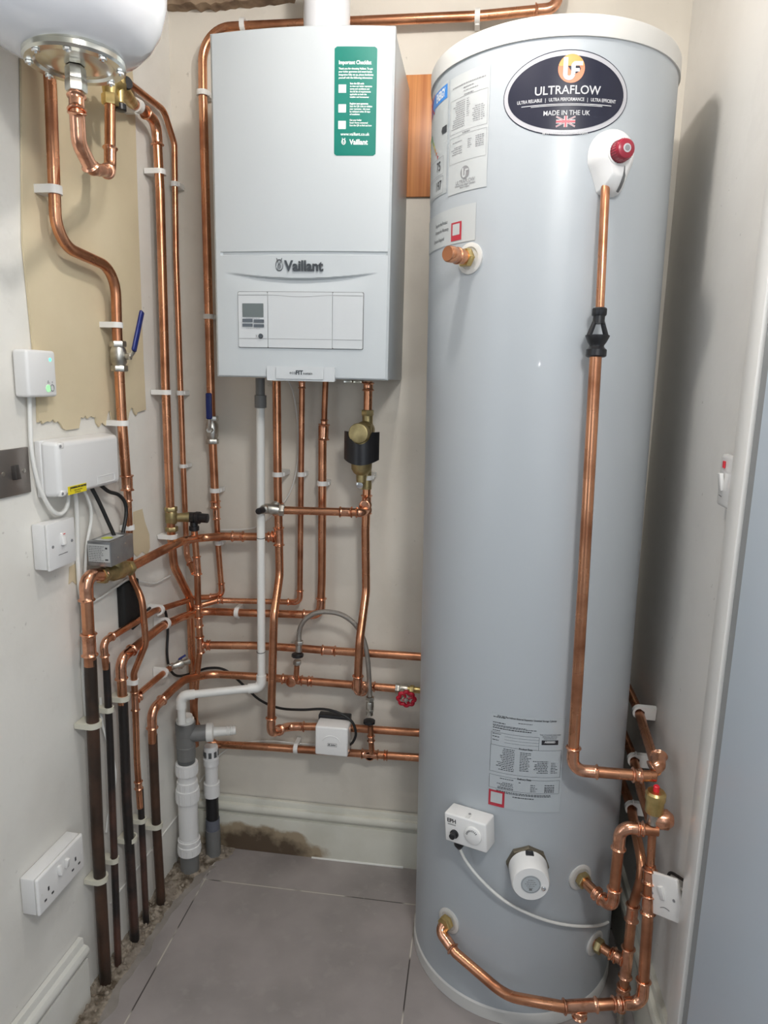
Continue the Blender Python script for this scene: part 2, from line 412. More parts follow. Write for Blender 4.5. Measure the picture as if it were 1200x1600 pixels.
def clip(label, c, pd, wn, r=.011, d=.03, m='clip', wid=.012, group=None, k=1.38):
    """hinged pipe clip: closed ring round the pipe and a block back to the wall. pd pipe direction, wn wall normal (out of wall), d distance to wall"""
    pd = V(pd).normalized(); wn = (V(wn)-pd*V(wn).dot(pd)).normalized(); t = pd.cross(wn); c = V(c)
    a = r*k; mb = MB(); rings = []; ca_ = math.atan2(a, -d)
    ths = [-math.pi/2+math.pi*j/16 for j in range(17)]+[ca_-1e-4+(math.pi/2-ca_)*0, (ca_+math.pi)/2, math.pi, -(ca_+math.pi)/2+2*math.pi, 2*math.pi-ca_]; n = len(ths)
    for z, ro in ((-wid/2, 1), (wid/2, 1)):
        o_, i_ = [], []
        for j in range(n):
            th = ths[j]; ct, st = math.cos(th), math.sin(th)
            if ct >= 0: rr = a
            else: rr = min(d/max(-ct, 1e-6), a/max(abs(st), 1e-6))
            dir_ = wn*ct+t*st
            o_.append(mb.b.verts.new(c+pd*z+dir_*rr)); i_.append(mb.b.verts.new(c+pd*z+dir_*r*1.03))
        rings.append((o_, i_))
    (o0, i0), (o1, i1) = rings
    for j in range(n):
        q = (j+1) % n
        mb.b.faces.new((o0[j], o0[q], o1[q], o1[j])); mb.b.faces.new((i0[q], i0[j], i1[j], i1[q]))
        mb.b.faces.new((o0[q], o0[j], i0[j], i0[q])); mb.b.faces.new((o1[j], o1[q], i1[q], i1[j]))
    mb.box(c+t*a*1.02+wn*(-.2*r), (.004, .006, wid*.8), (wn, t, pd), .0008, 1)
    return mb.build('pipe_clip', m, None, label=label, cat='pipe clip', group=group or 'pipe clips')
def cable(label, pts, r=.003, m='white', name='cable', smooth=.04, cat='cable', parent=None):
    nd = [(V(p), smooth if 0 < i < len(pts)-1 else 0) for i, p in enumerate(pts)]
    return MB().sweep(catmull([V(p) for p in pts]), r, 12).build(name, m, parent, ang=60, label=label, cat=cat)
def catmull(p, k=10):
    out = []; n = len(p)
    for i in range(n-1):
        a, b, c, d = p[max(i-1, 0)], p[i], p[i+1], p[min(i+2, n-1)]
        for j in range(k):
            t = j/k; out.append(.5*((2*b)+(c-a)*t+(2*a-5*b+4*c-d)*t*t+(-a+3*b-3*c+d)*t**3))
    out.append(p[-1]); return out
def hexnut(mb, c, ax, r, h): mb.lathe(V(c)-V(ax).normalized()*h/2, ax, [(0, r*.93), (h*.12, r), (h*.88, r), (h, r*.93)], 6)
AX = V((1, 0, 0)); AY = V((0, 1, 0)); AZ = V((0, 0, 1))


# ================================================================== SETTING
CE = 2.325
struct(MB().box((.6, -1.5, -.05), (3.6, 3.2, .1)), 'floor', 'tile')
struct(MB().box((.6, -1.5, CE+.05), (3.6, 3.2, .1)), 'ceiling', 'ceil')
struct(MB().box((.6, YW+.05, 1.16), (1.5, .1, 2.33)), 'wall_back', 'wall')
c0 = LW(.0, 0, 0); y0 = -.838
struct(MB().prism([LW(YW+.1, 0, 0), LW(y0, 0, 0), LW(y0, 0, -.12), LW(YW+.1, 0, -.12)], (0, 0, CE)), 'wall_left', 'walll')
struct(MB().box((XR+.05, -.34, CE/2), (.1, .74, CE)), 'wall_right', 'wallr')
# hall behind the camera
struct(MB().box((-.66, y0-.06+.06, CE/2), (1.1, .1, CE)), 'wall_hall_left', 'hall')
struct(MB().box((.6, -3.05, CE/2), (3.6, .1, CE)), 'wall_hall_back', 'hall')
struct(MB().box((-1.15, -2.0, CE/2), (.1, 2.3, CE)), 'wall_hall_side', 'hall')
struct(MB().box((1.75, -2.0, CE/2), (.1, 2.3, CE)), 'wall_hall_end', 'door')
# door casing and open door on the right
ya = X(1111, 1000, 1.235).y; yb = X(1130.6, 1000, 1.235).y
struct(MB().box((1.262, (ya+yb)/2, CE/2), (.054, ya-yb, CE), bevel=.003), 'trim_1', 'frame')
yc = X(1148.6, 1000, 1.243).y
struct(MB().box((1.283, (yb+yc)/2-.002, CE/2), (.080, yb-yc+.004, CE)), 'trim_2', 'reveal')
struct(MB().box((1.255, yc-.39, 1.01), (.036, .76, 1.98), bevel=.003), 'door_1', 'door')
# skirting boards
def skirt(fx, L0, L1, h, name, m):
    prof = [(0, .0), (.021, .0), (.021, h*.675), (.0205, h*.690), (.014, h*.695), (.014, h*.715), (.019, h*.735), (.0245, h*.77), (.0265, h*.81), (.0255, h*.855), (.0215, h*.89), (.0125, h*.900), (.0120, h*.985), (.0105, h), (0, h)]
    mb = MB(); A = [mb.b.verts.new(fx(L0, o, z)) for o, z in prof]; B = [mb.b.verts.new(fx(L1, o, z)) for o, z in prof]
    n = len(prof)
    for i in range(n-1): mb.b.faces.new((A[i], A[i+1], B[i+1], B[i]))
    mb.b.faces.new(A); mb.b.faces.new(B[::-1])
    return struct(mb, name, m)
skirt(lambda a, o, z: V((a, YW-o-.004, z)), .012, XR, .168, 'baseboard_back', 'skirt')
skirt(lambda a, o, z: LW(a, z, o+.001), -.575, y0, .168, 'baseboard_left', 'skirtl')
skirt(lambda a, o, z: V((XR-o, a, z)), -.10, ya+.002, .168, 'baseboard_right', 'skirt')
# old skirting line left on the left wall, painted over
struct(MB().box(LW(-.27, .150, .002), (.005, .36, .006), (NL, DL, UP), .002, 1), 'trim_3', 'paint')
# thin bead of sealant along part of the back skirting
struct(MB().sweep([P(487, 1340, -.016), V((.66, -.016, .002))], .0035, 8), 'trim_4', 'paint')
# broken plaster / timber edge under the ceiling in the back left corner
rn = random.Random(3)
top = [(x_, CE-.004-(.009+.009*rn.random())*max(0, 1-abs(x_-.10)/.26)**.5) for x_ in [i*.0125 for i in range(0, 27)]]
mb = MB(); mb.prism([V((0, YW-.035, CE+.002))]+[V((a, YW-.035, z)) for a, z in top]+[V((.33, YW-.035, CE+.002))], (0, .04, 0)); struct(mb, 'trim_5', 'brown')
# bare board behind the vessel (edges partly overpainted)
bd = [(30, 60), (33, 380), (47, 520), (55, 600), (57, 660), (62, 657), (64, 662), (71, 658), (76, 659), (80, 655), (84, 660), (88, 658), (93, 663), (96, 669), (101, 672), (121, 669), (123, 658), (124, 652), (128, 653), (131, 649), (134, 654), (140, 650), (143, 652), (147, 651), (149, 661), (153, 667), (157, 660), (160, 663), (163, 665), (165, 650), (167, 643), (170, 641), (172, 652), (174, 660), (180, 662), (197, 660), (200, 644), (203, 637), (206, 638), (208, 645), (211, 649), (213, 644), (226, 640), (222, 560), (214, 350), (208, 150), (200, 60)]
pts = [L(x_, y_, .001) for x_, y_ in bd]
MB().prism(pts, NL*.004).build('backing_board', 'beigewood', None, label='bare beige board fixed to the left wall behind the vessel pipes', cat='wall board')
mb = MB().prism([L(x_, y_, .0006) for x_, y_ in [(208, 800), (222, 795), (226, 815), (233, 835), (234, 856), (230, 868), (222, 862), (214, 870), (206, 862), (207, 830)]], NL*.0008)
mb.build('bare_patch', 'beigewood', None, label='small bare beige patch on the left wall above the sloping copper pipe', cat='wall patch')
mb = MB().prism([L(x_, y_, .0006) for x_, y_ in [(108, 886), (118, 880), (121, 896), (119, 914), (113, 908), (107, 913)]], NL*.0008)
mb.build('bare_patch', 'beigewood', None, label='tiny bare patch on the left wall beside the white cables', cat='wall patch')
# orange veneer panel on the back wall
MB().box((.655, YW-.003, 2.007), (.20, .008, .277), bevel=.001).build('veneer_panel', 'veneer', None, label='orange wood veneer panel on back wall between boiler and cylinder', cat='wall panel')
# rubble strip along the left wall
edge = [(-.02, .135), (-.06, .120), (-.10, .085), (-.16, .062), (-.22, .05), (-.30, .034), (-.38, .033), (-.46, .030), (-.53, .022), (-.60, .030), (-.66, .028), (-.72, .012)]
def ex(y):
    for (a, b), (c, d) in zip(edge, edge[1:]):
        if c <= y <= a: return b+(d-b)*(a-y)/(a-c)
    return edge[0][1] if y > edge[0][0] else edge[-1][1]
from mathutils import noise as mn
mb = MB()
def rub(u, v):
    y = YW-.02-.70*u; x0 = y*.038-.002; n1 = mn.noise(V((y*30, 3, 0)))*.010+mn.noise(V((y*90, 7, 0)))*.005
    x1 = ex(y)+.012+n1; x = x0+(x1-x0)*v
    h = (.002+.013*abs(mn.noise(V((x*45, y*45, 1))))+.007*abs(mn.noise(V((x*140, y*140, 5)))))*(1-v**5)
    if y < -.575: h *= .35
    return V((x, y, .0006+h))
mb.grid(rub, 260, 44)
mb.build('rubble_strip', 'rubble', None, ang=60, label='rough broken mortar strip along the left wall floor edge', cat='rubble', kind='stuff')
mb = MB(); rn = random.Random(5)
for i in range(150):
    y = rn.uniform(-.66, -.03); x = rn.uniform(y*.038+.004, ex(y)+.012); rr = rn.uniform(.0015, .0055)
    b2 = bmesh.new(); bmesh.ops.create_icosphere(b2, subdivisions=1, radius=rr)
    for v in b2.verts: v.co *= rn.uniform(.7, 1.3)
    mb._merge(b2, Matrix.Translation((x, y, .007)))
mb.build('stone_chips', 'stone', None, ang=20, label='loose pale stone chips scattered on the mortar strip by left wall', cat='debris', kind='stuff')
mb = MB(); g = mb.grid(lambda u, v: (lambda y: V((ex(y)+.005+v*(.026+.014*mn.noise(V((y*20, 0, 0)))), y, .0008*(1-v*.5))))(-.10-.62*u), 60, 4)
mb.build('mortar_smear', 'mortar', None, label='thin grey mortar smear on the tiles beside the rubble strip', cat='mortar', kind='stuff')

# ================================================================== BOILER
BX, BW, BZ, BH, BD = .2255, .39, 1.4174, .70, .30
b = thing('boiler', 'large white wall-hung boiler with control panel and green sticker', 'boiler', (BX+BW/2, -.15, BZ))
yb0 = YW-.006; yside = -.275
MB().box((BX+BW/2, (yb0+yside)/2, BZ+BH/2), (BW-.004, yb0-yside, BH-.004), bevel=.003).build('casing', 'boiler', b)
BOW = .016
def front(u, v):
    """u across 0..1, v up 0..1 -> y of the cover face"""
    k = 1-(2*u-1)**2
    y = -BD-BOW*k*(.35+.65*v)+.004
    z = v*BH
    zg = .264
    if abs(z-zg) < .0035 and .04 < u < .975: y += .004
    sm = .205+.010*(2*u-1)**2*1.0-.0165*k            # smile line below the logo
    sm = .2305-.0175*k
    if z < sm and .06 < u < .94:
        kk = max(0, 1-((2*u-1)/.88)**2)
        t = (sm-z)/.036
        if t < 1: y += .012*kk*(1-t)**1.3*min(1, t*12)
    e = min(u*BW, (1-u)*BW, v*BH, (1-v)*BH)
    if e < .004: y += (.004-e)**2/.004*1.0
    return y
def bf(x, z, off=0.): return V((BX+x, front(x/BW, z/BH)-off, BZ+z))
mb = MB(); g = mb.grid(lambda u, v: V((BX+u*BW, front(u, v), BZ+v*BH)), 78, 420)
n1, n2 = 78, 420
loop = [g[i][0] for i in range(n1)]+[g[n1][j] for j in range(n2)]+[g[i][n2] for i in range(n1, 0, -1)]+[g[0][j] for j in range(n2, 0, -1)]
bk = [mb.b.verts.new((v.co.x, yside+.0005, v.co.z)) for v in loop]
for i in range(len(loop)): mb.b.faces.new((loop[i], loop[(i+1) % len(loop)], bk[(i+1) % len(loop)], bk[i]))
cover = mb.build('front_cover', 'boiler', b, ang=30)
def ix(px, py):                                     # pixel on the cover -> (x, z) local
    p = P(px, py, -.308); return p.x-BX, p.z-BZ
# control panel
x0, z0 = ix(372, 542); x1, z1 = ix(567, 457); xa = ix(418, 500)[0]; xb = ix(519, 500)[0]
zt = (z0+z1)/2
def plate(name, xl, xr, zl, zh, out, m, par, bev=.003, th=.006):
    mb = MB(); nu, nv = 14, 8; ub = [0, .02*1]+[i/nu for i in range(1, nu)]+[.98, 1]
    def f(x, z, o):
        k = 1-(2*x/BW-1)**2
        return V((BX+x, -BD-BOW*k*(.35+.65*z/BH)+.004-o, BZ+z))
    rc = min(bev, (xr-xl)/2.2, (zh-zl)/2.2); loop = []
    for (qx, qz, a0) in ((xr-rc, zh-rc, 0), (xl+rc, zh-rc, 90), (xl+rc, zl+rc, 180), (xr-rc, zl+rc, 270)):
        for k in range(5): an = R(a0+22.5*k); loop.append((qx+rc*math.cos(an), qz+rc*math.sin(an)))
    # subdivide long edges so the plate follows the bowed cover
    fine = []
    for i in range(len(loop)):
        a_, b_ = loop[i], loop[(i+1) % len(loop)]; n = max(1, int(abs(b_[0]-a_[0])/.012))
        for j in range(n): fine.append((a_[0]+(b_[0]-a_[0])*j/n, a_[1]+(b_[1]-a_[1])*j/n))
    A = [mb.b.verts.new(f(x, z, out)) for x, z in fine]; Bk = [mb.b.verts.new(f(x, z, out-th)) for x, z in fine]; n = len(fine)
    for i in range(n): mb.b.faces.new((A[i], A[(i+1) % n], Bk[(i+1) % n], Bk[i]))
    # front: strips between matching left/right samples
    fc_ = mb.b.faces.new(A); bmesh.ops.triangulate(mb.b, faces=[fc_], quad_method='BEAUTY', ngon_method='BEAUTY')
    return mb.build(name, m, par)
plate('panel_gap', x0-.0012, x1+.0012, z0-.0012, z1+.0012, .0012, 'seam', b, .003)
cp = plate('control_panel', x0, xa-.0006, z0, z1, .0032, 'panel', b)
dr = plate('control_flap', xa+.0006, xb-.0004, z0, z1, .0036, 'panel', b, .0015)
dr2 = plate('side_flap', xb+.0004, x1, z0, z1, .0034, 'panel', b)
lx0, lz0 = ix(378, 495); lx1, lz1 = ix(411, 474)
plate('display', lx0, lx1, lz0, lz1, .0042, 'lcd', cp, .0006)
for (ax_, ay_, bx_, by_) in ((378, 503, 394, 498), (396, 504, 412, 499), (378, 510, 394, 505.5), (396, 511, 412, 506.5)):
    p0 = ix(ax_, ay_); p1 = ix(bx_, by_); plate('button', p0[0], p1[0], p0[1], p1[1], .0052, 'logo', cp, .001)
kx, kz = ix(407, 525); yk = front(kx/BW, kz/BH)
MB().lathe((BX+kx, yk-.002, BZ+kz), (0, -1, 0), [(0, .0052), (.004, .0052), (.005, .0042)], 24).build('button', 'logo', cp)
sw_ = MB()
for dx in (-.0015, .0015): sw_.sweep([V((BX+kx-.010+dx, yk-.0038, BZ+kz-.003)), V((BX+kx-.010-dx, yk-.0038, BZ+kz+.003))], .0003, 6)
sw_.build('reset_symbol', 'txtg', cp)
def pf(x, z, o): k = 1-(2*x/BW-1)**2; return V((BX+x, -BD-BOW*k*(.35+.65*z/BH)+.004-o, BZ+z))
for zz in (z0+(z1-z0)*.16, z1-(z1-z0)*.055):
    sag = .0 if zz < zt else .0035
    for (l, r_) in ((x0+.001, xa-.001), (xa+.001, xb-.001), (xb+.001, x1-.001)):
        mid = l > x0+.01 and r_ < x1-.01
        MB().sweep([pf(l+(r_-l)*k/12, zz-(sag*math.sin(math.pi*k/12)**2 if mid else 0), .0036) for k in range(13)], .00035, 6).build('panel_line', 'seam', cp if l == x0+.001 else (dr if mid else dr2))
mb = MB(); rn = random.Random(9)
for zz, a0, a1 in ((lz0-.0025, lx0+.008, lx1-.008), (ix(395, 513)[1], lx0+.008, lx1-.008)): bars(mb, lambda a, c: pf(a, c, .0040), a0, zz, a1, .0008, rn)
mb.build('lettering', 'txtg', cp)
# badge plate
p0 = ix(417, 592); p1 = ix(523, 574)
bp = plate('badge_plate', p0[0], p1[0], p0[1]-.003, p1[1], .0075, 'panel', b, .002, .012)
q0 = ix(432, 590); q1 = ix(506, 575)
plate('badge', q0[0], q1[0], q0[1]-.002, q1[1]+.0015, .0105, 'panel', bp, .0015, .008)
cxm = (q0[0]+q1[0])/2; czm = (q0[1]+q1[1])/2
ybad = pf(cxm, czm, .0112).y
text([('eco', -.0155, 0, .0098, 'CENTER'), ('FIT', -.0005, .0, .0125, 'CENTER', .0005), ('sustain', .0185, -.0012, .0078, 'CENTER', .0001)], lambda a, c: V((BX+cxm+a, ybad, BZ+czm+c)), 'lettering', 'logo', bp)
# raised logo: oval ring with two ears and figure, and the name
lx, lz = ix(483, 416); sxy = .0318
tx = text([('Vaillant', 0, 0, .0300, 'CENTER', .0007, .95)], lambda a, c: bf(lx-.012+a, lz+c, .0004), 'logo_lettering', 'logo', b)
me = tx.data; bm = bmesh.new(); bm.from_mesh(me)            # the letters stand proud of the cover
ext = bmesh.ops.extrude_face_region(bm, geom=list(bm.faces)); vs_ = [e for e in ext['geom'] if isinstance(e, bmesh.types.BMVert)]
for v in vs_: v.co.y -= .0035
bmesh.ops.recalc_face_normals(bm, faces=bm.faces); bm.to_mesh(me); bm.free(); me.shade_flat()
lgx, lgz = ix(436, 414)
def ringpts(cx, cz, a, b_, off, n=30): return [bf(cx+a*math.cos(2*math.pi*k/n), cz+b_*math.sin(2*math.pi*k/n)*(1.0 if math.sin(2*math.pi*k/n) < 0 else 1.08), off) for k in range(n+1)]
mb = MB(); mb.sweep(ringpts(lgx, lgz-.0005, .0078, .0108, .0012), .0010, 8, caps=False)
for sg in (-1, 1):
    mb.sweep([bf(lgx+sg*.0015, lgz+.004, .0015), bf(lgx+sg*.0048, lgz+.0115, .0015), bf(lgx+sg*.0062, lgz+.0150, .0015)], [.0009, .0011, .0004], 8)
    mb.sweep([bf(lgx+sg*.001, lgz+.003, .0015), bf(lgx+sg*.0035, lgz-.001, .0015), bf(lgx+sg*.002, lgz-.007, .0015)], .0007, 8)
mb.sweep([bf(lgx, lgz+.004, .0015), bf(lgx, lgz-.008, .0015)], .0008, 8)
mb.build('logo_emblem', 'logo', b)
# green sticker
s0 = ix(521, 243); s1 = ix(590, 70.5)
sw2, sh2 = s1[0]-s0[0]-.002, s1[1]-s0[1]; scx, scz = (s0[0]+s1[0])/2, (s0[1]+s1[1])/2
def sf(o): return lambda a, c: bf(scx+a, scz+c, o)
mb = MB(); rc = .005; out = []
for (qx, qz, a0) in ((sw2/2-rc, sh2/2-rc, 0), (-sw2/2+rc, sh2/2-rc, 90), (-sw2/2+rc, -sh2/2+rc, 180), (sw2/2-rc, -sh2/2+rc, 270)):
    for k in range(7): an = R(a0+15*k); out.append((qx+rc*math.cos(an), qz+rc*math.sin(an)))
def stk(u, v):
    z = -sh2/2+sh2*v; d_ = max(0, abs(z)-(sh2/2-rc)); hw = sw2/2-rc+math.sqrt(max(rc*rc-d_*d_, 0)); return bf(scx-hw+2*hw*u, scz+z, .0006)
mb.grid(stk, 10, 60); gs = mb.build('sticker', 'green', b, label='green checklist sticker with white print')
T = sf(.0011)
k = sh2
lines = [('Important Checklist', -sw2*.40, k*.355, .0098, 'LEFT', .00025, .83)]
for i, t in enumerate(['Thank you for choosing Vaillant. To get', 'your boiler guarantee and smart home', 'integration fully set up, please familiarise', 'yourself with the following information:']): lines.append((t, -sw2*.40, k*(.300-.0275*i), .0049, 'LEFT', .00012, .88))
for i, t in enumerate(['Scan the QR code', 'to view our boiler guarantee', 'terms and conditions and', 'the full list of requirements', 'applicable to both the', 'installer and homeowner']): lines.append((t, -sw2*.13, k*(.165-.0245*i), .0047, 'LEFT', .0002 if i == 0 else .0001, .82))
for i, t in enumerate(['Register your guarantee', 'Scan the QR code to validate', 'your guarantee - this must', 'be validated within 30 days', 'of installation']): lines.append((t, -sw2*.13, k*(-.018-.0245*i), .0047, 'LEFT', .0002 if i == 0 else .0001, .82))
for i, t in enumerate(['Get your boiler', 'Smart Home connected', 'Scan the QR to find out how']): lines.append((t, -sw2*.13, k*(-.170-.0245*i), .0047, 'LEFT', .0001, .82))
lines.append(('www.vaillant.co.uk', 0, k*-.300, .0085, 'CENTER', .0001, .92)); lines.append(('Vaillant', sw2*.09, k*-.375, .0140, 'CENTER', .0004, .90))
text(lines, T, 'lettering', 'txtw', gs)
mb = MB()
for zz in (.118, -.062, -.215): quad(mb, sf(.0012), -sw2*.40, k*zz-.0075, -sw2*.40+.0155, k*zz+.0078)
mb.build('blank_square', 'txtw', gs, normals=False)
mb = MB(); ex_, ez_ = -sw2*.27, k*-.372
mb.sweep([bf(scx+ex_+.0038*math.cos(t*.3142), scz+ez_+.0050*math.sin(t*.3142), .0012) for t in range(21)], .0008, 6, False)
for sg in (-1, 1): mb.sweep([bf(scx+ex_+sg*.001, scz+ez_-.003, .0012), bf(scx+ex_+sg*.0028, scz+ez_+.0075, .0012)], .0006, 6)
mb.build('emblem', 'txtw', gs)
# flue and top fixings
fl = P(511, 20, -.16)
mb = MB().lathe((fl.x, -.16, BZ+BH-.004), AZ, [(0, .056), (.018, .056), (.020, .0515), (.06, .0515), (.20, .0515)], 48)
mb.build('flue_pipe', 'vessel', b)
for px_ in (459, 530): q = P(px_, 34, -.20); MB().lathe((q.x, -.20, BZ+BH-.003), AZ, [(0, .011), (.018, .011), (.025, .008), (.029, .004)], 20).build('flue_cap', 'vessel', b)
q = P(546, 20, -.17); mb = MB().box((q.x, -.17, BZ+BH+.018), (.004, .012, .042), bevel=.001); mb.lathe((q.x-.002, -.176, BZ+BH+.030), (0, -1, 0), [(0, .003), (.002, .0025)], 12); mb.build('flue_bracket', 'steel', b)
for px_, sz in ((437, .010), (545, .008), (560, .008)):
    q = P(px_, 600, -.09)
    mb = MB(); mb.box((q.x, -.09, BZ-.004), (sz*2.6, .03, .008), bevel=.001); mb.build('underside_bracket', 'steel', b)

# ================================================================== CYLINDER
cy = thing('water_cylinder', 'tall white hot water cylinder with black oval badge standing in the right corner', 'hot water cylinder', (CCX, CCY, 0))
def axl(h, r): return h, r
axis = (V((LEAN, 0, 1))).normalized()
def tlathe(prof, seg=128):
    mb = MB(); rings = []
    for h, r_ in prof:
        c = cyl_c(h); rings.append([mb.b.verts.new(c+V((math.cos(2*math.pi*k/seg), math.sin(2*math.pi*k/seg), 0))*r_) for k in range(seg)])
    for i in range(len(rings)-1):
        for k in range(seg): mb.b.faces.new((rings[i][k], rings[i][(k+1) % seg], rings[i+1][(k+1) % seg], rings[i+1][k]))
    mb.b.faces.new(rings[0][::-1]); mb.b.faces.new(rings[-1]); return mb
tlathe([(.02, CR_), (CH-.03, CR_)]).build('body', 'cylm', cy)
tlathe([(.001, CR_+.0005), (.001, CR_+.003), (.030, CR_+.003), (.034, CR_+.0002), (.0345, CR_-.002)]).build('base_ring', 'lid', cy)
tlathe([(CH-.036, CR_-.002), (CH-.036, CR_+.0035), (CH-.006, CR_+.0035), (CH-.001, CR_+.001), (CH+.001, CR_-.006)]).build('lid', 'lid', cy)
def cf(th0, z0_, off): return lambda a, c: CY(th0+a/(CR_+off), z0_+c, off)
# oval badge
pc = C(886, 145.5); th0, zc0 = cth(pc), pc.z
hw = (CR_)*(cth(C(983, 140))-cth(C(789, 152)))/2; hh = (C(886, 78).z-C(886, 213).z)/2
def oval(a, b_, off, m, par, name='badge'):
    mb = MB(); cc_ = mb.b.verts.new(cf(th0, zc0, off)(0, 0)); prev = [cc_]*64
    for j in range(1, 9):
        cur = [mb.b.verts.new(cf(th0, zc0, off)(a*j/8*math.cos(2*math.pi*k_/64), b_*j/8*math.sin(2*math.pi*k_/64))) for k_ in range(64)]
        for k_ in range(64):
            q_ = (k_+1) % 64
            if j == 1: mb.b.faces.new((cc_, cur[k_], cur[q_]))
            else: mb.b.faces.new((prev[k_], cur[k_], cur[q_], prev[q_]))
        prev = cur
    return mb.build(name, m, par)
bdg = oval(hw, hh, .0006, 'navy', cy, 'badge')
oval(hw*.988, hh*.975, .0009, 'silver', bdg, 'badge_border'); oval(hw*.925, hh*.865, .0013, 'navy', bdg, 'badge_face')
B_ = cf(th0, zc0, .0017)
u_ = hw/530.                                            # zoom-pixel unit: badge half width = 530
text([('ULTRAFLOW', 5*u_, 20*u_, 92*u_, 'CENTER', 1.2*u_, 1.0), ('ULTRA RELIABLE   |   ULTRA PERFORMANCE   |   ULTRA EFFICIENT', 5*u_, -50*u_, 36*u_, 'CENTER', .8*u_, .78),
      ('MADE IN THE UK', 5*u_, -152*u_, 52*u_, 'CENTER', .6*u_, .95), ('www.ultraflowuk.com', 0, -300*u_, 44*u_, 'CENTER', .4*u_, .95)], B_, 'lettering', 'txts', bdg)
mb = MB(); quad(mb, B_, -370*u_, -87*u_, 380*u_, -81*u_, 20); quad(mb, B_, -290*u_, -97*u_, 300*u_, -92*u_, 16); mb.build('rule_line', 'txts', bdg, normals=False)
def disc(mb, fx, x, y, r_, n=40):
    mb.b.faces.new([mb.b.verts.new(fx(x+r_*math.cos(2*math.pi*k_/n), y+r_*math.sin(2*math.pi*k_/n))) for k_ in range(n)])
def arcband(mb, fx, x, y, r0, r1, a0, a1, n=16):
    for k_ in range(n):
        p, q = R(a0+(a1-a0)*k_/n), R(a0+(a1-a0)*(k_+1)/n)
        mb.b.faces.new([mb.b.verts.new(fx(x+rr*math.cos(t_), y+rr*math.sin(t_))) for rr, t_ in ((r0, p), (r1, p), (r1, q), (r0, q))])
def uf(fx0, fx1, cx, cy_, s, mcol, mfig, par, two=True):
    mb = MB(); disc(mb, fx0, cx, cy_, s); mb.build('emblem_disc', mcol, par, normals=False)
    mb = MB()
    quad(mb, fx1, cx-.62*s, cy_-.40*s, cx-.28*s, cy_+.78*s, 2)                  # left stroke of the U
    arcband(mb, fx1, cx-.16*s, cy_-.36*s, .14*s, .46*s, 180, 350)
    quad(mb, fx1, cx-.02*s, cy_-.40*s, cx+.30*s, cy_+.20*s, 2)
    arcband(mb, fx1, cx+.32*s, cy_+.14*s, .02*s, .36*s, 90, 180)
    quad(mb, fx1, cx+.30*s, cy_+.20*s, cx+.84*s, cy_+.50*s, 3)                  # top bar of the F
    quad(mb, fx1, cx+.20*s, cy_-.22*s, cx+.62*s, cy_+.02*s, 3)
    mb.build('emblem_letters', mfig, par, normals=False)
uf(B_, cf(th0, zc0, .0020), 25*u_, 182*u_, 108*u_, 'orange2', 'txts', bdg)
mb = MB()                                                                     # lighter upper half of the orange disc
for j in range(12):
    t0, t1 = R(15+150*j/12), R(15+150*(j+1)/12)
    mb.b.faces.new([mb.b.verts.new(cf(th0, zc0, .00185)(25*u_+x_, 182*u_+y_)) for x_, y_ in ((107*u_*math.cos(t0), 107*u_*math.sin(t0)), (107*u_*math.cos(t1), 107*u_*math.sin(t1)), (107*u_*math.cos(t1)*.9, 20*u_), (107*u_*math.cos(t0)*.9, 20*u_))])
mb.build('emblem_glow', 'orange', bdg, normals=False)
# union flag
mb = MB(); fx_ = cf(th0, zc0, .0018); fcx, fcy, fw_, fh_ = 0, -218*u_, 78*u_, 43*u_
fm_ = MB()
def band(mbx, fx, x0_, y0_, x1_, y1_, wd):
    d_ = V((x1_-x0_, y1_-y0_, 0)).normalized(); n_ = V((-d_.y, d_.x, 0))*wd/2
    for k_ in range(6):
        a_ = V((x0_, y0_, 0)).lerp(V((x1_, y1_, 0)), k_/6); b__ = V((x0_, y0_, 0)).lerp(V((x1_, y1_, 0)), (k_+1)/6)
        mbx.b.faces.new([mbx.b.verts.new(fx(q.x, q.y)) for q in (a_-n_, b__-n_, b__+n_, a_+n_)])
for sg in (-1, 1): band(mb, fx_, fcx-fw_, fcy-sg*fh_*.9, fcx+fw_, fcy+sg*fh_*.9, 13*u_)
band(mb, fx_, fcx-fw_, fcy, fcx+fw_, fcy, 30*u_); band(mb, fx_, fcx, fcy-fh_, fcx, fcy+fh_, 30*u_)
mb.build('flag_white', 'txts', bdg, normals=False)
fx_ = cf(th0, zc0, .0021)
for sg in (-1, 1): band(fm_, fx_, fcx-fw_, fcy-sg*fh_*.9, fcx+fw_, fcy+sg*fh_*.9, 4*u_)
band(fm_, fx_, fcx-fw_, fcy, fcx+fw_, fcy, 16*u_); band(fm_, fx_, fcx, fcy-fh_, fcx, fcy+fh_, 16*u_)
fm_.build('flag_red', 'red', bdg, normals=False)
# paper labels
def sheet(tr, br, pl, m, name, off=.0007, label=None):
    """top right and bottom right corners and one point on the left edge"""
    a, b_ = C(*tr), C(*br); t1 = (cth(a)+cth(b_))/2; t0 = cth(C(*pl)); zl, zh = min(a.z, b_.z), max(a.z, b_.z)
    wd = (t1-t0)*CR_; ht = zh-zl; tc, zc_ = (t0+t1)/2, (zl+zh)/2
    mb = MB(); fx = cf(tc, zc_, off); mb.grid(lambda u, v: fx(-wd/2+wd*u, -ht/2+ht*v), 16, 6)
    o = mb.build(name, m, cy, label=label); return o, tc, zc_, wd, ht
def frame_(mb, fx, x0_, y0_, x1_, y1_, t=.0006):
    quad(mb, fx, x0_, y0_-t/2, x1_, y0_+t/2, 10); quad(mb, fx, x0_, y1_-t/2, x1_, y1_+t/2, 10); quad(mb, fx, x0_-t/2, y0_, x0_+t/2, y1_); quad(mb, fx, x1_-t/2, y0_, x1_+t/2, y1_)
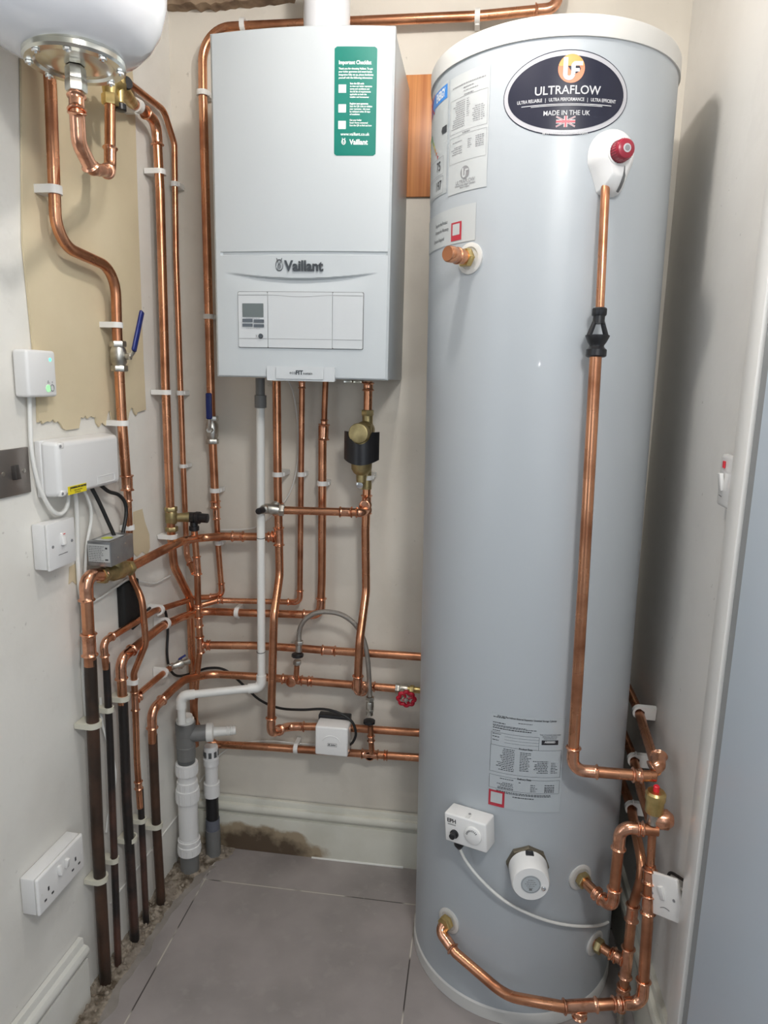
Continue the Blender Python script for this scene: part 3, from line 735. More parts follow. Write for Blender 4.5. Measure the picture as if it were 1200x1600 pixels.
# spec sheet, lower front
o, tc, zc_, wd, ht = sheet((880, 1121), (878, 1268), (766, 1180), 'labelg', 'specification_sheet', label='clear specification sheet with small black print')
fx = cf(tc, zc_, .0011); rn = random.Random(21); mb = MB()
X0, Y0 = -wd/2, ht/2                                        # zoom units: 960 wide, 1300 tall
def uu(x_, y_): return X0+x_*wd/960., Y0-y_*ht/1290.
def fr(a, b_, c, d_): p = uu(a, b_); q = uu(c, d_); frame_(mb, fx, p[0], q[1], q[0], p[1], .0005)
fr(5, 265, 625, 440); fr(0, 440, 930, 805); fr(0, 850, 930, 1030)
for yy in (305, 345, 385): a = uu(180, yy); b_ = uu(625, yy); quad(mb, fx, a[0], a[1], b_[0], a[1]+.0004, 6)
def rows(x0_, x1_, ys, h=9, var=True, right=False):
    for yy in ys:
        a = uu(x0_+(rn.uniform(0, .4)*(x1_-x0_) if (right and var) else 0), yy); b_ = uu(x1_-(rn.uniform(0, .4)*(x1_-x0_) if (var and not right) else 0), yy); bars(mb, fx, a[0], a[1], b_[0], h*ht/1290., rn)
rows(20, 200, [60]); rows(350, 620, [100], 8); rows(20, 260, [135], 11); rows(20, 600, [165, 180], 8); rows(20, 620, [205], 12); rows(20, 150, [240, 285, 325, 370])
rows(80, 320, [470+i*24 for i in range(13)], 9, True, True); rows(390, 550, [490+i*22 for i in range(12)], 8)
rows(560, 760, [590+i*22 for i in range(8)], 9, True, True); rows(800, 890, [610+i*22 for i in range(7)], 8)
rows(100, 320, [880, 935, 955, 975, 1000, 1015], 8, True, True); rows(390, 430, [900], 9); rows(545, 640, [920, 945, 965, 985, 1005], 7); rows(730, 860, [915, 940, 957, 975, 990, 1008], 9, False)
rows(100, 820, [1055, 1072], 9, False); rows(320, 600, [1110], 11, False)
mb.build('fine_print', 'txtk', o, normals=False)
def lab(px_, t_, x_, y_, sz, bo=0, al='CENTER', sx=.9): a = uu(x_, y_); return (t_, a[0], a[1], sz, al, bo, sx)
text([lab(0, 'STA 200 Plus Indirect External Expansion Unvented Storage Cylinder', 460, 45, .0054, .00015, sx=.80), lab(0, 'Product Data', 460, 440, .0056, .00015), lab(0, 'Delivery Data', 460, 850, .0056, .00015),
      lab(0, 'THIS CYLINDER REQUIRES', 770, 230, .0042), lab(0, 'ANNUAL SERVICE /', 770, 255, .0042), lab(0, 'MAINTENANCE', 770, 280, .0042)], fx, 'lettering', 'txtk', o)
mb = MB(); a = uu(660, 362); b_ = uu(880, 300); quad(mb, fx, a[0], a[1], b_[0], b_[1], 6); mb.build('approval_mark', 'txtk', o, normals=False)
text([lab(0, 'ASSESSED', 770, 324, .0058, .0004)], cf(tc, zc_, .0014), 'approval_lettering', 'label', o)
mb = MB(); a = uu(0, 1280); b_ = uu(215, 1060); quad(mb, cf(tc, zc_, .0015), a[0], a[1], b_[0], b_[1], 6); mb.build('red_square', 'red', o, normals=False)
mb = MB(); a = uu(28, 1235); b_ = uu(185, 1085); quad(mb, cf(tc, zc_, .0019), a[0], a[1], b_[0], b_[1], 6); mb.build('blank_square', 'label', o, normals=False)
# data sheet, upper left
o, tc, zc_, wd, ht = sheet((770, 97), (758, 292), (703, 215), 'label', 'data_sheet', .0011, label='paper data sheet with faint emblem')
fx = cf(tc, zc_, .0016); mb = MB(); X0, Y0 = -wd/2, ht/2; rn = random.Random(4)
def uu(x_, y_): return X0+x_*wd/960., Y0-y_*ht/1290.
fr(30, 250, 930, 620); fr(30, 660, 930, 950)
for (a0, a1, yy, h_) in ((80, 880, 120, 12), (380, 620, 160, 12), (380, 720, 195, 8), (400, 620, 235, 12), (380, 560, 640, 12)): a = uu(a0, yy); b_ = uu(a1, yy); bars(mb, fx, a[0], a[1], b_[0], h_*ht/1290., rn)
rows(60, 430, [290+i*23 for i in range(13)], 10, True, True); rows(470, 560, [290+i*23 for i in range(9)], 8); rows(600, 780, [400+i*22 for i in range(8)], 9, True, True); rows(800, 880, [400+i*22 for i in range(8)], 8)
rows(60, 380, [720, 780, 800, 825, 850], 9, True, True); rows(520, 620, [730+i*22 for i in range(5)], 8); rows(700, 880, [720+i*22 for i in range(6)], 10, False)
mb.build('fine_print', 'txtg', o, normals=False)
c_ = uu(470, 1080); mb = MB(); disc(mb, cf(tc, zc_, .0018), c_[0], c_[1], .0115); mb.build('emblem_disc', 'txtg', o, normals=False)
class _E: pass
fx1 = cf(tc, zc_, .0021); mb = MB(); s_ = .0115
quad(mb, fx1, c_[0]-.62*s_, c_[1]-.40*s_, c_[0]-.28*s_, c_[1]+.70*s_); arcband(mb, fx1, c_[0]-.16*s_, c_[1]-.36*s_, .14*s_, .46*s_, 180, 350); quad(mb, fx1, c_[0]-.02*s_, c_[1]-.4*s_, c_[0]+.3*s_, c_[1]+.2*s_); quad(mb, fx1, c_[0]+.1*s_, c_[1]+.2*s_, c_[0]+.8*s_, c_[1]+.46*s_); mb.build('emblem_letters', 'label', o, normals=False)
a = uu(470, 1180); mb = MB()
text([('ULTRAFLOW', a[0], a[1], .0095, 'CENTER', .0001, .9), ('Unvented Hot Water Cylinders', *uu(470, 1215), .0046, 'CENTER', .0001, .9), ('Made in England', *uu(470, 1240), .0042, 'CENTER', .0001, .9)], fx, 'lettering', 'txtg', o)
# energy label
o, tc, zc_, wd, ht = sheet((702.5, 124), (697, 301), (672.5, 220), 'label', 'energy_label', .0008, label='energy rating label with coloured bars')
fx = cf(tc, zc_, .0013); W2, H2 = wd/2, ht/2
def lc(px_, py_): q = C(px_, py_); return (cth(q)-tc)*CR_, q.z-zc_
hd0, hd1 = lc(681, 157), lc(702, 131)
mb = MB(); quad(mb, fx, hd0[0], H2*.70, W2*.95, H2*.95, 8); mb.build('blue_header', 'bluep', o, normals=False)
mb = MB(); quad(mb, fx, -W2*.92, H2*.66, hd0[0]-.001, H2*.93, 4); fg = mb.build('flag', 'bluep', o, normals=False)
mb = MB(); fx9 = cf(tc, zc_, .0016); fcc = ((-W2*.92+hd0[0])/2, H2*.795)
band(mb, fx9, -W2*.90, fcc[1]-.018, hd0[0]-.002, fcc[1]+.018, .004); band(mb, fx9, -W2*.90, fcc[1]+.018, hd0[0]-.002, fcc[1]-.018, .004); band(mb, fx9, fcc[0], fcc[1]-.020, fcc[0], fcc[1]+.020, .008); mb.build('flag_cross', 'red', fg, normals=False)
text([('ENERGY', (hd0[0]+W2)/2, H2*.825, .021, 'CENTER', .0008, .55)], cf(tc, zc_, .0016), 'lettering', 'txtw', o)
fA, fB = lc(686.5, 254), lc(686, 287)
text([('75', fA[0], -H2*.46, .024, 'CENTER', .0003, .85)], cf(tc, zc_, .0016), 'figure', 'txtk', o)
text([('197', fB[0], -H2*.82, .024, 'CENTER', .0003, .80)], cf(tc, zc_, .0016), 'figure', 'txtk', o)
fx2 = cf(tc, zc_, .0016); bl = lc(673, 220)[0]; br0, br1 = lc(677, 200)[0], lc(685, 240)[0]
for i in range(7):
    mb = MB(); y1_ = H2*(.24-.082*i); x1_ = br0+(br1-br0)*i/6
    mb.b.faces.new([mb.b.verts.new(fx2(p, q)) for p, q in ((bl, y1_-.0032), (x1_, y1_-.0032), (x1_+.004, y1_), (x1_, y1_+.0032), (bl, y1_+.0032))])
    mb.build('rating_bar', 'e'+str(i+1), o, normals=False)
mb = MB(); y1_ = H2*.16; ar0, ar1 = lc(691, 206)[0], lc(699, 206)[0]
mb.b.faces.new([mb.b.verts.new(fx2(p, q)) for p, q in ((ar0, y1_), (ar0+.004, y1_+.0065), (ar1, y1_+.0065), (ar1, y1_-.0065), (ar0+.004, y1_-.0065))]); mb.build('rating_arrow', 'txtk', o, normals=False)
mb = MB(); frame_(mb, fx2, -W2*.60, -H2*.62, W2*.80, -H2*.30, .0006); frame_(mb, fx2, -W2*.60, -H2*.97, W2*.80, -H2*.66, .0006); mb.build('box_line', 'txtg', o, normals=False)
# register sheet
o, tc, zc_, wd, ht = sheet((745, 316), (743, 375), (670.5, 360), 'label', 'register_sheet', .0010, label='small paper sheet with red square')
fx = cf(tc, zc_, .0015)
def lc(px_, py_): q = C(px_, py_); return (cth(q)-tc)*CR_, q.z-zc_
tr_ = lc(700, 360)[0]
text([('Register the Product', tr_, ht*.16, .0100, 'RIGHT', 0, .62), ('Activate the Warranty', tr_+.004, -ht*.04, .0100, 'RIGHT', 0, .62), ('Signature Required', tr_-.012, -ht*.28, .0100, 'RIGHT', 0, .62)], fx, 'lettering', 'txtk', o)
r0_, r1_ = lc(705.5, 378), lc(722.5, 345); mb = MB(); quad(mb, fx, r0_[0], r0_[1], r1_[0], r1_[1], 4); mb.build('red_square', 'red', o, normals=False)
mb = MB(); wq, hq = r1_[0]-r0_[0], r1_[1]-r0_[1]; quad(mb, cf(tc, zc_, .0018), r0_[0]+wq*.16, r0_[1]+hq*.30, r1_[0]-wq*.16, r1_[1]-hq*.10, 4); mb.build('blank_square', 'label', o, normals=False)

# ================================================================== VESSEL
ve = thing('expansion_vessel', 'white domed expansion vessel hanging at the top left with bolted steel flange', 'expansion vessel', (.17, -.70, 1.9))
fc = CAM + ray(117, 97)*1.08
VX, VY, VZ = fc.x, fc.y, fc.z
rv = .153
prof = [(.006, .07), (.012, .085), (.022, .108), (.038, .125), (.062, .140), (.095, .150), (.14, .152), (.20, rv), (CE-VZ-.004, rv)]
MB().lathe((VX-.010, VY, VZ), AZ, [(0.006, .001)]+prof, 96, False).build('shell', 'vessel', ve, ang=60)
fl_ = MB().lathe((VX, VY, VZ-.006), AZ, [(0, .022), (0, .040), (.003, .048), (.003, .056), (-.0005, .060), (-.0005, .072), (.003, .0755), (.010, .0755), (.012, .073), (.020, .071), (.024, .06)], 72).build('flange', 'steel', ve, ang=30)
for k_ in range(8):
    an = R(22+45*k_); hc = V((VX+.066*math.cos(an), VY+.066*math.sin(an), VZ-.007)); mb = MB(); mb.lathe(hc+V((0, 0, -.0035)), AZ, [(0, .0052), (.0005, .0060), (.0035, .0060)], 6); mb.lathe(hc-V((0, 0, .006)), AZ, [(0, .002), (.006, .0022)], 10); mb.build('bolt', 'chrome', fl_)
mb = MB(); hexnut(mb, (VX, VY, VZ-.020), AZ, .0155, .026); mb.build('outlet', 'nickel', ve)
ub = V((VX, VY, VZ-.034))
zc_of = lambda q: (V(q)-CAM).dot(fw)
def D(px, py, d): return CAM + ray(px, py)*d
dz_ = zc_of(ub)
n2p = D(122, 180, dz_+.005); n3 = D(128, 232, dz_+.02); 
tz = L(172, 265, .085)
ud = L(172, 268, .085); d4 = zc_of(ud)
n3 = D(126, 222, dz_+.03); n4 = D(146, 268, (dz_+d4)/2+.02)
u_pipe = pipe('U-shaped copper pipe hanging from the white vessel flange beside the brass valve', [(ub, 0), (D(120, 172, dz_), 0), (D(123, 224, dz_+.02), 'e'), (D(143, 264, dz_+.06), .025), (ud, 'e'), (D(172, 158, d4), 0)], .0105, fits=[('c', 0, .72, .026)])
mb = MB(); hexnut(mb, ub, V((0, 0, 1)), .0165, .018); mb.build('compression_nut', 'nickel', u_pipe)
# multi-way brass valve at the wall
mv = thing('manifold_valve', 'yellow brass multi-way valve with black caps above the U-shaped pipe', 'valve', L(176, 150, .06))
bv = D(172, 156, d4); mb = MB(); hexnut(mb, bv, AZ, .0165, .02); mb.lathe(bv+AZ*.01, AZ, [(0, .013), (.012, .0145), (.03, .0155), (.036, .013)], 24); mb.build('valve_body', 'brass', mv)
c2_ = D(186, 142, d4+.02); mb = MB(); mb.lathe(c2_-AZ*.022, AZ, [(0, .0095), (.03, .0105), (.034, .014), (.05, .014), (.055, .010)], 20); mb.sweep([bv+AZ*.03, c2_+AZ*.012, L(206, 160, .04)], [.014, .0145, .0125], 20); mb.build('side_port', 'brass', mv)
mb = MB().lathe(D(188, 170, d4+.02)-AZ*.004, AZ, [(0, .0105), (.001, .012), (.012, .012)], 24); mb.build('drain_cap', 'black', mv)
mb = MB().lathe(D(197, 130, d4+.03), V((.75, -.5, -.1)), [(-.010, .008), (-.004, .012), (.004, .0125), (.008, .010)], 24); mb.build('gauge_cap', 'black', mv)

# ================================================================== LEFT WALL PIPES
p1 = pipe('long copper pipe with an S bend on the beige board, blue lever valve midway', [(L(74, 60, .035), 0), (L(79, 140, .035), 0), (L(88, 380, .035), .058), (L(180, 421, .035), .058), (L(183, 520, .035), 0), (L(190, 650, .035), 0), (L(198, 757, .035), 0)], .011)
lo = MB(); fitting(lo, [L(198, 742, .035), L(198.5, 750, .035), L(199, 767, .035)], .011); lo.build('reducer', 'fit', p1)
lo = MB(); fitting(lo, [L(199, 764, .034), L(199.3, 772, .033), L(200, 783, .032)], .0078); lo.build('reducer', 'fit', p1)
# ball valves with blue lever
def ball_valve(label, a, b_, r, handle, gl, lever_m='blueh'):
    a, b_ = V(a), V(b_); t_ = thing('ball_valve', label, 'valve', b_, gl); ax = (b_-a).normalized(); ln = (b_-a).length; m_ = a.lerp(b_, .5)
    mb = MB(); hexnut(mb, a+ax*.006, ax, r*1.62, .013); hexnut(mb, b_-ax*.006, ax, r*1.62, .013); mb.build('compression_nut', 'nickel', t_)
    MB().lathe(a, ax, [(.008, r*1.2), (ln*.2, r*1.25), (ln*.28, r*1.5), (ln*.5, r*1.62), (ln*.72, r*1.5), (ln*.8, r*1.25), (ln-.008, r*1.2)], 28).build('valve_body', 'nickel', t_)
    h0, h1, h2 = [V(q) for q in handle]
    sd = (h0-m_).normalized(); mb = MB(); mb.sweep([m_, h0], r*.62, 16); hexnut(mb, h0, sd, r*.75, .006); mb.build('stem', 'nickel', t_)
    mb = MB(); mb.sweep(catmull([h0, h0.lerp(h1, .5)+sd*.001, h1]), .0042, 10); mb.build('lever_arm', 'nickel', t_)
    w_ = sd.cross((h2-h1).normalized()).normalized(); n_ = (h2-h1).normalized().cross(w_)
    mb = MB(); L_ = (h2-h1).length; mb.box(h1.lerp(h2, .5), (.016, .0075, L_), (w_, n_, (h2-h1).normalized()), .0034, 3); mb.build('lever', lever_m, t_)
    return t_
ball_valve('nickel ball valve with upright blue lever on the S-bend copper pipe', L(184, 533, .035), L(187, 580, .035), .011, [L(203, 557, .06), L(209, 549, .070), L(222, 486, .078)], 'blue lever valves')
# lower continuation in 15 mm
p2 = pipe('thin copper pipe bulging forward over two pipes below the grey valve motor', [(L(200, 778, .031), 0), (L(202, 823, .024), 0), (L(203.5, 880, .022), 0), (L(207, 906, .028), .03), (L(222, 935, .066), .05), (L(228, 1005, .070), .05), (L(209, 1052, .034), .03), (L(211, 1090, .03), 0), (L(214, 1190, .03), 0), (L(219, 1262, .03), 0)], .0078, fits=[('t', 7, .05, (L(225, 1078, .034)-L(212, 1090, .03)), .014, .0078, .05), ('c', 8, .50, .022)], m='copper')
MB().sweep([L(219, 1232, .03), L(222, 1300, .03), V((L(227, 1408, .03).x, L(227, 1408, .03).y, 0.004))], .0082, 16).build('old_lower_pipe', 'oldk', p2)
def old_pipe(label, nds, r, top, m='old', group=None, fits=(), topm='copper', bands=None):
    """old painted pipe rising from the floor and continuing in new copper"""
    o = pipe(label, top, r, topm, fits=fits); a = V(nds[0]); e = V(nds[-1]); e.z = .003
    MB().sweep([a]+[V(q) for q in nds[1:-1]]+[e], r*1.06, 18).build('old_lower_pipe', m, o); return o
pb_ = old_pipe('thick brown-footed pipe, leftmost from the floor, elbowing into the grey-headed brass valve', [L(141, 1030, .038), L(152, 1300, .031), L(165, 1532, .028)], .0125,
    [(L(141, 1040, .038), 0), (L(133.5, 898, .040), 'e'), (L(164, 899, .045), 0)], fits=[('c', 0, .235, .052)])
mb = MB(); q = [L(137.5, 962, .040), L(137.8, 968, .040)]
pa_ = old_pipe('slim black-footed pipe, second from left, elbowed along the wall as the upper sloping run', [L(166, 1036, .03), L(172, 1160, .03), L(184, 1495, .03)], .0078,
    [(L(166, 1045, .03), 0), (L(161, 1003, .03), 'e'), (L(240, 955, .032), 0), (L(287, 940, .036), .04), (P(306, 933.5, -.028), .03), (P(328, 933, -.028), 0), (P(347.5, 930, -.028), 'e'), (P(345, 905, -.028), 0), (P(341, 855, -.028), 0), (P(337.5, 790, -.028), 0)], m='oldk', fits=[])
mb = MB(); fitting(mb, [P(337.6, 793, -.028), P(338, 800, -.028), P(338.6, 812, -.028)], .0082); mb.build('reducer', 'fit', pa_)
pb2 = old_pipe('wider black-footed pipe, third from left, elbowed along the wall as the lower sloping run', [L(192, 1093, .03), L(198, 1250, .03), L(210, 1456, .03)], .011,
    [(L(192, 1100, .03), 0), (L(188, 1030, .03), 'e'), (L(250, 980, .032), 0), (L(284, 964, .036), .05), (P(318, 955, -.03), .05), (P(372, 957, -.03), 0), (P(501, 961, -.03), 'e'), (P(503, 900, -.03), 0), (P(504, 665, -.03), 0)], m='oldk')
pd_ = old_pipe('brown-footed pipe left of the drain, bending onto back wall and ending at red handwheel valve', [L(238.5, 1148, .034), L(244, 1280, .034), L(251, 1392, .034)], .011,
    [(L(238.5, 1160, .034), 0), (L(237, 1110, .036), 'e'), (L(270, 1077, .042), 0), (L(288, 1062, .05), .05), (P(330, 1053, -.05), .06), (P(400, 1057, -.045), 0), (P(626, 1076.5, -.04), 0)], m='old',
    fits=[('t', 5, .255, AY*-1, .012, .06), ('c', 5, .38, .014), ('t', 5, .75, AY*-1, .030, .065)])
pc_ = pipe('short copper stub with drain cock on the left wall under the black cable', [(L(218, 1083, .030), 0), (L(262, 1046, .030), 0), (L(270, 1040, .03), 0)], .0078)
# drain cock
dc = thing('drain_cock', 'small nickel drain cock with blue lever tip where the black cable drops', 'valve', L(275, 1045, .03))
a_ = L(266, 1043, .03); dd_ = (L(280, 1038, .045)-a_).normalized()
mb = MB(); hexnut(mb, a_, dd_, .010, .010); mb.lathe(a_, dd_, [(.005, .008), (.02, .009), (.026, .012), (.036, .012), (.04, .008), (.052, .0095), (.056, .0095), (.058, .006)], 20); mb.lathe(a_+dd_*.03, AZ, [(-.014, .006), (.014, .006), (.016, .003)], 14); mb.build('valve_body', 'nickel', dc)
MB().box(a_+dd_*.03+V((.006, 0, .02)), (.022, .008, .004), (V((.8, .3, .5)).normalized(), V((-.35, .93, 0)), V((-.45, -.2, .85)).normalized()), .001).build('lever', 'blueh', dc)

# pipe from manifold towards the corner and down (with brass relief valve)
zz = L(245, 190, .035).z
p3 = pipe('copper pipe dropping down the left corner through the brass relief valve to the bottom run', [(L(204, 160, .036), 0), (L(219, 168, .036), 0), (L(244, 191, .036), 'e'), (L(250, 300, .036), 0), (L(258.5, 600, .036), 0), (L(268, 845, .036), 0), (L(272, 885, .036), .06), (L(297, 935, .04), .06), (P(299, 1000, -.035), 0), (P(304, 1132, -.035), .05), (P(335, 1163, -.03), .03), (P(400, 1166, -.03), 0), (P(655, 1184, -.03), 0)], .011,
    fits=[('t', 11, .705, V((0, -1, .0)), .004, .05), ('c', 11, .80, .012)])
p4 = pipe('thin copper pipe right beside the left corner pipe, ending in a small elbow', [(L(203, 131, .018), 0), (L(256, 172, .018), .03), (P(272.5, 225, -.03), .03), (P(275, 400, -.03), 0), (P(286, 720, -.03), 0), (P(292, 868, -.03), 'e'), (P(303, 896, -.075), 0)], .0075)
# relief valve
rvp = P(302, 813, -.1)
rl = thing('relief_valve', 'brass relief valve with black cap in the left corner', 'valve', L(270, 810, .036))
ra, rb_ = L(267, 792, .036), L(268.5, 830, .036); ax = (rb_-ra).normalized()
mb = MB(); hexnut(mb, ra+ax*.006, ax, .0165, .013); hexnut(mb, rb_-ax*.006, ax, .0165, .013); mb.lathe(ra, ax, [(.01, .013), (.015, .0155), (.04, .0155), (.045, .013)], 24)
m_ = ra.lerp(rb_, .45); e_ = P(296, 808, -.10); dr_ = (e_-m_).normalized(); mb.lathe(m_, dr_, [(0, .011), ((e_-m_).length*.5, .012), ((e_-m_).length, .0135)], 24); mb.build('valve_body', 'brassd', rl)
e2 = e_+V((.052, -.004, .0)); d2 = (e2-e_).normalized()
mb = MB().lathe(e_, d2, [(-.004, .0135), (.016, .0145), (.018, .0125), (.020, .0165), (.030, .0165), (.032, .0125), (.052, .0125), (.053, .010)], 24)
e3 = P(303, 818, -.10); mb.lathe(e3+AZ*.004, -AZ, [(0, .010), (.010, .0105), (.011, .0135), (.022, .0135), (.024, .011)], 20); mb.build('cap', 'black', rl)
p5 = pipe('vertical copper pipe in front of the corner pipes, hanging below the black relief valve cap', [(P(303, 822, -.1), 0), (P(308, 885, -.1), 0), (P(309.5, 950, -.095), 0), (P(313, 1008, -.085), 0), (P(308, 1050, -.085), 0), (P(304, 1100, -.085), .04), (P(306, 1165, -.07), 0)], .0088,
    fits=[('c', 0, .98, .052), ('c', 2, .36, .030), ('t', 2, .985, V((1, .05, -.05)), .016, .050), ('c', 1, .96, .012)])

# ================================================================== BACK WALL PIPES
h1 = pipe('sloping copper pipe from the grey valve motor to the first riser under the boiler', [(L(201, 888, .045), 0), (L(248, 863, .052), .05), (L(285, 845, .085), .06), (P(312, 840.5, -.065), .05), (P(350, 838, -.06), 0), (P(430, 839, -.06), 0)], .011, fits=[('c', 4, .27, .034), ('c', 4, .92, .018)])
top_ = pipe('copper pipe looping over the boiler top and down its left side', [(P(873, -40, -.03), 0), (P(871, 13, -.03), 'e'), (P(748, 25, -.03), 0), (P(500, 36, -.03), 0), (P(316, 44, -.028), .078), (P(317, 150, -.028), 0), (P(326.5, 500, -.028), 0), (P(330, 640, -.028), 0), (P(337, 795, -.028), 0)], .011, fits=[('c', 7, .955, .022)])
ball_valve('nickel ball valve with hanging blue lever left of and below the boiler', P(331, 650, -.028), P(332, 693, -.028), .011, [P(327, 672, -.066), P(327, 655, -.072), P(326, 614, -.072)], 'blue lever valves')
v2 = pipe('leftmost copper riser under the boiler, stepping forward over the horizontal pipes', [(P(432, 590, -.06), 0), (P(434, 760, -.06), 0), (P(437, 898, -.06), .05), (P(428, 962, -.125), .05), (P(423, 1147, -.125), 'e'), (P(449, 1135, -.04), 'e'), (P(520, 1135.5, -.04), 0), (P(655, 1145, -.04), 0)], .011,
    fits=[('t', 1, .25, AY*-1, .020, .034), ('t', 1, .56, -AX, .014, .052), ('c', 5, .75, .02)])
v3 = pipe('thin copper riser, second from left under the boiler, elbowing left at the bottom', [(P(472, 590, -.03), 0), (P(471, 700, -.03), 0), (P(468.5, 941, -.03), 'e'), (P(385, 939, -.03), 0), (P(340, 938, -.045), 0), (P(313, 946, -.075), 0)], .0076, fits=[('c', 3, .9, .016), ('c', 0, .10, .020)])
v4 = pipe('copper riser widening partway, third from left under the boiler, behind the bypass pipe', [(P(509, 590, -.03), 0), (P(507, 640, -.03), 0), (P(506.5, 668, -.03), 0)], .0078, fits=[('c', 1, .75, .020)])
mb = MB(); fitting(mb, [P(506.5, 662, -.03), P(506, 672, -.03), P(505.5, 688, -.03)], .0112); mb.build('reducer', 'fit', v4)
v5 = pipe('rightmost copper riser below the brass filter, stepping forward over the hose to the lower pipe', [(P(575.5, 596, -.06), 0), (P(574.5, 650, -.06), 0), (P(573, 770, -.06), 0), (P(571, 830, -.06), 0), (P(572, 925, -.06), .06), (P(562, 1000, -.13), .05), (P(558, 1083, -.13), 'e'), (P(574, 1071, -.045), 0)], .011,
    fits=[('t', 2, .30, AY*-1, .020, .052), ('c', 0, .15, .022)])
byp = pipe('short horizontal copper bypass pipe crossing in front of the risers', [(P(436, 797, -.108), 0), (P(555, 800.5, -.108), 0), (P(566, 801, -.105), 'e'), (P(573, 796, -.06), 0)], .0105, fits=[('c', 0, .88, .034)])
# bypass valve
bvv = thing('bypass_valve', 'small nickel bypass valve with black knob at the left end of the horizontal bypass pipe', 'valve', P(424, 797, -.11))
a_ = P(440, 797, -.108); b_ = P(412, 794, -.118); ax = (b_-a_).normalized(); ln = (b_-a_).length
mb = MB(); hexnut(mb, a_, ax, .016, .014); mb.lathe(a_, ax, [(.004, .0125), (ln*.5, .0145), (ln*.8, .0135), (ln, .011)], 24); kd = (P(404, 799, -.15)-P(416, 795, -.118)).normalized(); kc = P(416, 795, -.118); mb.lathe(kc, kd, [(-.005, .0115), (.012, .0125), (.016, .010)], 20)
mb.sweep([P(434, 792, -.062), P(430, 790, -.108), P(425, 795, -.112)], [.0105, .012, .013], 18); mb.build('valve_body', 'nickel', bvv)
MB().lathe(kc, kd, [(.014, .007), (.017, .0085), (.034, .0085), (.037, .0075), (.038, .004)], 10).build('knob', 'black', bvv)
h3 = pipe('horizontal copper pipe that is topmost of the four runs reaching behind the cylinder', [(P(322, 1008, -.085), 0), (P(395, 1008.5, -.06), .1), (P(470, 1013, -.05), 0), (P(500, 1015.5, -.05), 0), (P(662, 1026.5, -.05), 0)], .011, fits=[('c', 0, .05, .012), ('c', 3, .085, .040)])
# clips ------------------------------------------------------------
ZD = AZ
clip('white clip on the S-bend copper pipe above its bend', L(84, 297, .035), AZ, NL, .011, .031, wid=.015)
clip('white clip just above the blue lever valve on the beige board pipe', L(181, 508, .035), AZ, NL, .011, .031)
clip('white clip holding the pipe over the top edge of the white wiring box', L(191, 661, .035), AZ, NL, .011, .031)
clip('translucent white clip on thin pipe above the grey valve motor', L(203, 824, .024), AZ, NL, .0078, .02)
clip('white clip on the sloping pipe beside the brass manifold valve', L(214, 165, .036), (L(219, 168, .036)-L(204, 160, .036)), NL, .011, .032, wid=.016)
clip('white clip on the upper left corner pipe, level with the S-bend clip', L(249.5, 269, .036), AZ, NL, .011, .032)
clip('small white clip on the thin corner pipe near the top', P(273, 288, -.03), AZ, -AY, .0075, .036)
clip('white clip on the left corner pipe below the boiler foot level', L(259, 613, .036), AZ, NL, .011, .032)
clip('white clip on the thin corner pipe beside the lower corner clip', P(282, 614, -.03), AZ, -AY, .0075, .036)
clip('small white clip on the thin corner pipe above the relief valve', P(286, 728, -.03), AZ, -AY, .0075, .036, wid=.010)
clip('white clip directly under the brass relief valve', L(268.5, 838, .036), AZ, NL, .011, .032)
clip('white clip on the boiler left-side pipe near the boiler top', P(317, 146, -.028), AZ, -AY, .011, .034)
clip('white clip on the boiler left-side pipe beside the control panel', P(326.5, 495, -.028), AZ, -AY, .011, .034)
clip('white clip on the copper pipe under the hanging blue lever', P(336, 766, -.028), AZ, -AY, .011, .034)
clip('white clip on the narrowed copper pipe just under the sloping pipe', P(341.5, 848, -.028), AZ, -AY, .0078, .034)
clip('white clip on the top copper pipe left of the flue', P(380, 39, -.03), AX, -AY, .011, .036)
clip('white clip on the top copper pipe between flue and cylinder', P(746, 25, -.03), AX, -AY, .011, .036)
clip('white clip on the leftmost riser under the boiler', P(434, 741, -.06), AZ, -AY, .011, .066)
clip('white clip on the thin second riser under the boiler', P(470.5, 741, -.03), AZ, -AY, .0076, .036)
clip('white clip on the third riser under the boiler', P(504, 755, -.03), AZ, -AY, .011, .036)
clip('white clip on the pipe beside the brass filter base', P(573.5, 746, -.06), AZ, -AY, .011, .066)
clip('white clip on the horizontal pipe right of the white drain riser base, upper run', P(371, 957, -.03), AX, -AY, .011, .036)
clip('white clip on the bottom copper run left of the white valve actuator', P(463, 1169, -.03), AX, -AY, .011, .036, wid=.012)
clip('frosted white clip on the slim sloping pipe on the left wall, upper of two', L(249, 953, .033), (L(287, 940, .036)-L(240, 955, .032)), NL, .0078, .03, wid=.010, k=1.7)
clip('frosted white clip on the wider sloping pipe on the left wall, lower of two', L(258, 974, .033), (L(284, 964, .036)-L(250, 980, .032)), NL, .011, .03, wid=.010)
clip('frosted white clip on the short stub by the drain cock', L(256, 1051, .03), (L(262, 1046, .03)-L(218, 1083, .03)), NL, .0078, .028, wid=.010, k=1.6)
clip('cream clip on the thickest old pipe, upper one beside the wall', L(145.5, 1131, .036), AZ, NL, .0132, .033, 'clipo', group='old pipe clips')
clip('cream clip on the thickest old pipe, lower one near the double socket', L(156, 1372, .030), AZ, NL, .0132, .028, 'clipo', group='old pipe clips')
clip('cream clip on the second old pipe, upper one', L(170, 1108, .03), AZ, NL, .0084, .028, 'clipo', group='old pipe clips')
clip('cream clip on the second old pipe, lower one above a bluish patch', L(178, 1343, .03), AZ, NL, .0084, .028, 'clipo', group='old pipe clips')
clip('cream clip near the top of the third old pipe', L(192, 1090, .03), AZ, NL, .0118, .028, 'clipo', group='old pipe clips')
clip('white rounded clip low on the third old pipe', L(204, 1310, .03), AZ, NL, .0118, .028, 'clipo', group='old pipe clips')
